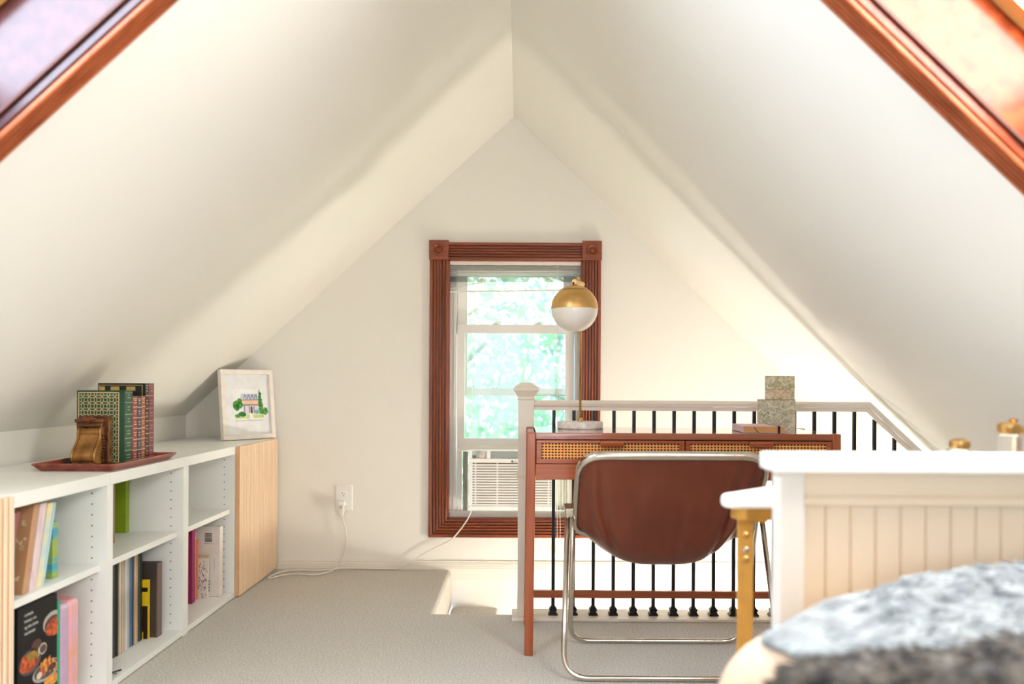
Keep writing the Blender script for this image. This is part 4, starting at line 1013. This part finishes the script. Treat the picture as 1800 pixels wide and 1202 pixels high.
bm = nb(); prism(bm, pts, .12, zr2, XY); obj('beadboard_panel', bm, M_hbp, HB)
obj('bottom_rail', Box(hx0+.04, HXR-.04, HY+.006, HY+.036, .04, .12), M_hb, HB, bev=.002)
# round white side table with brass flat legs
TX, TY, TRr = .752, 1.835, .335; TZ = .703
TB = empty('side_table', (TX, TY, 0), 'white table with a rounded corner on flat bolted brass legs behind the headboard', 'table')
tpl = [(p.x, p.y) for p in round_path([(.412, 1.752, 0), (1.15, 1.752, 0), (1.15, 2.25, 0), (.84, 2.25, 0), (.405, 1.805, 0)], [.03, .05, .05, .1, .05], 8, closed=True)]
bm = nb(); prism(bm, tpl, TZ-.026, TZ, XY); obj('tabletop', bm, M_hb, TB, bev=.009, seg=4)
inset = lambda d: [(TX+(x-TX)*(1-d/.3), 1.99+(y-1.99)*(1-d/.25)) for x, y in tpl]
bm = nb(); prism(bm, inset(.022), TZ-.050, TZ-.0262, XY); obj('brass_apron', bm, M_brass2, TB, bev=.001)
for (x, y) in ((.458, 1.792), (1.10, 1.792), (1.10, 2.20), (.84, 2.19)):
    lg = obj('leg', Box(x-.0155, x+.0155, y-.006, y+.006, 0, TZ-.050), M_brass2, TB, bev=.0015)
    obj('bracket', Box(x-.018, x+.042, y-.012, y-.0061, TZ-.056, TZ-.0262), M_brass2, lg, bev=.002)
    for zz in (TZ-.082, TZ-.112, TZ-.130):
        bm = nb(); lathe(bm, [(.0065, -.006), (.0065, -.0085), (.003, -.0105)], (x, y, zz), 14, axis='Y')
        obj('bolt', bm, M_chrome if zz == TZ-.112 else M_brass, lg)
# brass-capped glass things on the table
M_gl = mat('clear_jar_glass', (250, 246, 232), .05, var=.01, trans=.85)
c = A(1773, 745, 1.83)
BT = empty('perfume_bottle', (c.x, 1.83, TZ), 'glass bottle with brass cap and slanted brass lever at the right picture edge', 'bottle')
bm = nb(); lathe(bm, [(.020, 0), (.024, .004), (.024, c.z-TZ-.024), (.019, c.z-TZ-.020)], (c.x, 1.83, TZ), 32); obj('glass_body', bm, M_gl, BT, smooth='auto')
bm = nb(); lathe(bm, [(.020, c.z-TZ-.020), (.022, c.z-TZ-.016), (.022, c.z-TZ-.002), (.014, c.z-TZ+.004)], (c.x, 1.83, TZ), 32); lathe(bm, [(.008, c.z-TZ+.004), (.010, c.z-TZ+.009), (.004, c.z-TZ+.012)], (c.x+.01, 1.83, TZ), 16); obj('cap', bm, M_brass, BT, smooth='auto')
bm = nb(); tube(bm, smooth_path([(c.x+.012, 1.83, c.z-.004), (c.x+.032, 1.83, c.z-.016), (c.x+.058, 1.83, c.z-.052), (c.x+.07, 1.83, TZ+.004)], 6), .007, 10); obj('lever', bm, M_brass, BT, smooth=True)
c = A(1687, 773, 1.83)
bm = nb(); BT2 = empty('perfume_bottle', (c.x, 1.83, TZ), 'low brass capped jar left of the taller brass capped bottle', 'bottle')
lathe(bm, [(.022, 0), (.026, .004), (.026, c.z-TZ-.022), (.02, c.z-TZ-.018)], (c.x, 1.83, TZ), 28); obj('glass_body', bm, M_gl, BT2, smooth='auto')
bm = nb(); lathe(bm, [(.019, c.z-TZ-.018), (.021, c.z-TZ-.012), (.020, c.z-TZ-.003), (.010, c.z-TZ+.003)], (c.x, 1.83, TZ), 28); obj('cap', bm, M_brass, BT2, smooth='auto')

# cream pouf chair and sheepskin
PX, PY = .86, 1.19
def superpuff(cx_, cy_, rx, ry_, z0, z1, n=3.0, amp=0, sc1=10, nu=96, nv=40, tuft=False):
    bm = nb(); rings = []
    for i in range(nv+1):
        t = -PI/2+PI*i/nv; cz, cr = math.sin(t), math.cos(t)
        cr = max(cr, 1e-3)**(2/n); cz = abs(cz)**(2/n)*(1 if cz > 0 else -1); ring = []
        for k in range(nu):
            a = 2*PI*k/nu; p = Vector((cx_+rx*cr*math.cos(a), cy_+ry_*cr*math.sin(a), (z0+z1)/2+(z1-z0)/2*cz))
            if amp:
                d = noise.noise(p*sc1)*amp+noise.noise(p*sc1*2.7)*amp*.5
                p += Vector((math.cos(a)*cr, math.sin(a)*cr, cz)).normalized()*d
            ring.append(bm.verts.new(p))
        rings.append(ring)
    for i in range(nv):
        for k in range(nu): bm.faces.new((rings[i][k], rings[i][(k+1) % nu], rings[i+1][(k+1) % nu], rings[i+1][k]))
    return bm
PO = empty('pouf', (PX, PY, 0), 'large round cream upholstered pouf seat under the sheepskin', 'seat')
bm = superpuff(PX, PY, .60, .20, .05, .612, 5.5); obj('cushion', bm, mat('cream_boucle', (226, 194, 162), .85, var=.08, scale=60, bump=.3, bscale=120), PO, smooth=True)
bm = nb(); lathe(bm, [(.40, 0), (.42, .05), (.40, .07)], (PX, PY, 0), 40, sy=.36); obj('plinth', bm, M_brnd, PO)
M_flee = mat('grey_fleece', (146, 150, 148), .95, rgb2=(78, 84, 88), scale=26, detail=8, bump=.6, bscale=90, sheen=.5)
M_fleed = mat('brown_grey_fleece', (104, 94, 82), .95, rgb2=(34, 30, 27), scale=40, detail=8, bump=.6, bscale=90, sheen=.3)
SK = empty('sheepskin', (PX+.02, PY, .58), 'shaggy blue grey sheepskin throw lying on the cream pouf', 'sheepskin')
def fleece(name, cx_, cy_, rx, ry_, z0, z1, m, nt_, seed, droop=0, length=.022):
    bm = superpuff(cx_, cy_, rx, ry_, z0, z1, 2.6, .012, 14, 140, 40)
    for v in bm.verts:
        if v.co.x < cx_: v.co.z -= droop*((cx_-v.co.x)/rx)**2
    bmesh.ops.recalc_face_normals(bm, faces=bm.faces)
    rr = random.Random(seed); vs0 = [(v.co.copy(), v.normal.copy()) for v in bm.verts if v.co.z > z0+.004]
    for _ in range(nt_):
        p, _n = rr.choice(vs0); d = Vector((p.x-cx_, p.y-cy_, (p.z-(z0+z1)/2)*4)).normalized()
        d = (d+Vector((rr.uniform(-.7, .7), rr.uniform(-.7, .7), rr.uniform(-.5, .3)))).normalized(); l_ = length*rr.uniform(.6, 1.3)
        side = d.orthogonal().normalized()*.0028; mid = p+d*l_*.6+Vector((rr.uniform(-1, 1), rr.uniform(-1, 1), -.5))*.004
        a, b, c_, d2, e2 = [bm.verts.new(q) for q in (p-side, p+side, mid+side*.8, mid-side*.8, p+d*l_+Vector((rr.uniform(-1, 1), rr.uniform(-1, 1), -1))*.006)]
        bm.faces.new((a, b, c_, d2)); bm.faces.new((d2, c_, e2))
    return obj(name, bm, m, SK, smooth=True, recalc=False)
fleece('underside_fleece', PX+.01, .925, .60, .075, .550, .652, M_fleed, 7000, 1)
fleece('top_fleece', PX+.075, PY-.025, .61, .215, .620, .668, M_flee, 9000, 2, droop=.065)

# ================================================================ added unseen stairwell lamp, standing in for light from below the floor
SCN = empty('added_stair_light', (1.0, FE+.02, -.36), 'added unseen globe light in the stairwell below floor level', 'lamp')
bm = nb(); lathe(bm, [(.05, .0), (.05, .012), (.02, .03)], (1.0, FE+.02, -.36), 24, axis='Y'); obj('added_stair_mount', bm, M_brass, SCN)
bm = nb(); lathe(bm, cap_prof(-PI/2+.02, PI/2-.02, .045, 18), (1.0, FE+.14, -.36), 32)
g_ = obj('globe', bm, mat('added_stair_glow', (255, 240, 220), .3, var=.01, emis=3), SCN, smooth=True)
ld = bpy.data.lights.new('added_stair_bulb', 'POINT'); ld.energy = 38; ld.shadow_soft_size = .085; ld.color = (1, .96, .90)
lo = bpy.data.objects.new('added_stair_bulb', ld); COL.objects.link(lo); lo.location = (1.0, FE+.14, -.36)
g_.visible_shadow = True

# ================================================================ garden outside the window
def tree(cx_, cy_, z0, z1, r, n, seed, label, M_leaf):
    e = empty('tree', (cx_, cy_, z0-2.5), label, 'tree', 'leafy trees outside the window')
    bm = nb(); tube(bm, smooth_path([(cx_, cy_, z0-2.5), (cx_+.1, cy_, z0), (cx_-.1, cy_+.1, (z0+z1)/2), (cx_+.1, cy_, z1-.5)], 4), [.16-.009*k for k in range(13)], 10)
    for k in range(9):
        zb = z0+(z1-z0)*k/10; a = k*2.3
        tube(bm, smooth_path([(cx_, cy_, zb), (cx_+r*.4*math.cos(a), cy_+r*.4*math.sin(a), zb+.5), (cx_+r*.8*math.cos(a), cy_+r*.8*math.sin(a), zb+.8)], 3), .03, 6)
    obj('trunk', bm, plain('tree_bark', (120, 112, 100), .8), e)
    rr = random.Random(seed); bm = nb()
    for _ in range(n):
        a = rr.random()*2*PI; q = rr.random()**.5*r; z = z0+(z1-z0)*rr.random()
        p = Vector((cx_+q*math.cos(a), cy_+q*math.sin(a), z))
        if noise.noise(p*.9) < -.3: continue
        R_ = Matrix.Rotation(rr.random()*6, 3, 'X') @ Matrix.Rotation(rr.random()*6, 3, 'Y') @ Matrix.Rotation(rr.random()*6, 3, 'Z')
        s = .05+.05*rr.random()
        vs = [bm.verts.new(p+R_ @ Vector(v)*s) for v in ((-1, 0, 0), (-.3, .5, .1), (.5, .4, 0), (1.1, 0, -.1), (.5, -.4, 0), (-.3, -.5, .1))]
        bm.faces.new(vs)
    obj('foliage', bm, M_leaf, e, recalc=False)
def leafmat(name, c1, c2):
    m = mat(name, c1, .6, rgb2=c2, scale=1.2); n = m.node_tree; b = n.nodes['Principled BSDF']
    tl_ = n.nodes.new('ShaderNodeBsdfTranslucent'); mx_ = n.nodes.new('ShaderNodeMixShader'); mx_.inputs[0].default_value = .5
    rp = [x for x in n.nodes if x.type == 'VALTORGB'][0]; out = [x for x in n.nodes if x.type == 'OUTPUT_MATERIAL'][0]
    n.links.new(rp.outputs[0], tl_.inputs[0]); n.links.new(b.outputs[0], mx_.inputs[1]); n.links.new(tl_.outputs[0], mx_.inputs[2]); n.links.new(mx_.outputs[0], out.inputs[0])
    return m
LM1 = leafmat('pale_leaf', (190, 214, 176), (138, 184, 150)); LM2 = leafmat('mid_leaf', (160, 200, 178), (120, 170, 156))
tree(-1.1, 10.6, -2.5, 3.6, 1.9, 9000, 11, 'pale green leafy tree seen through the left of the window', LM1)
tree(1.6, 15.5, -2.5, 4.2, 2.2, 9500, 12, 'bluish green leafy tree seen through the right of the window', LM2)
gr = Box(-12, 12, 4.8, 40, -5.6, -5.5); tag(obj('lawn', gr, plain('lawn_green', (150, 180, 120), .9, bump=.3)), kind='structure')
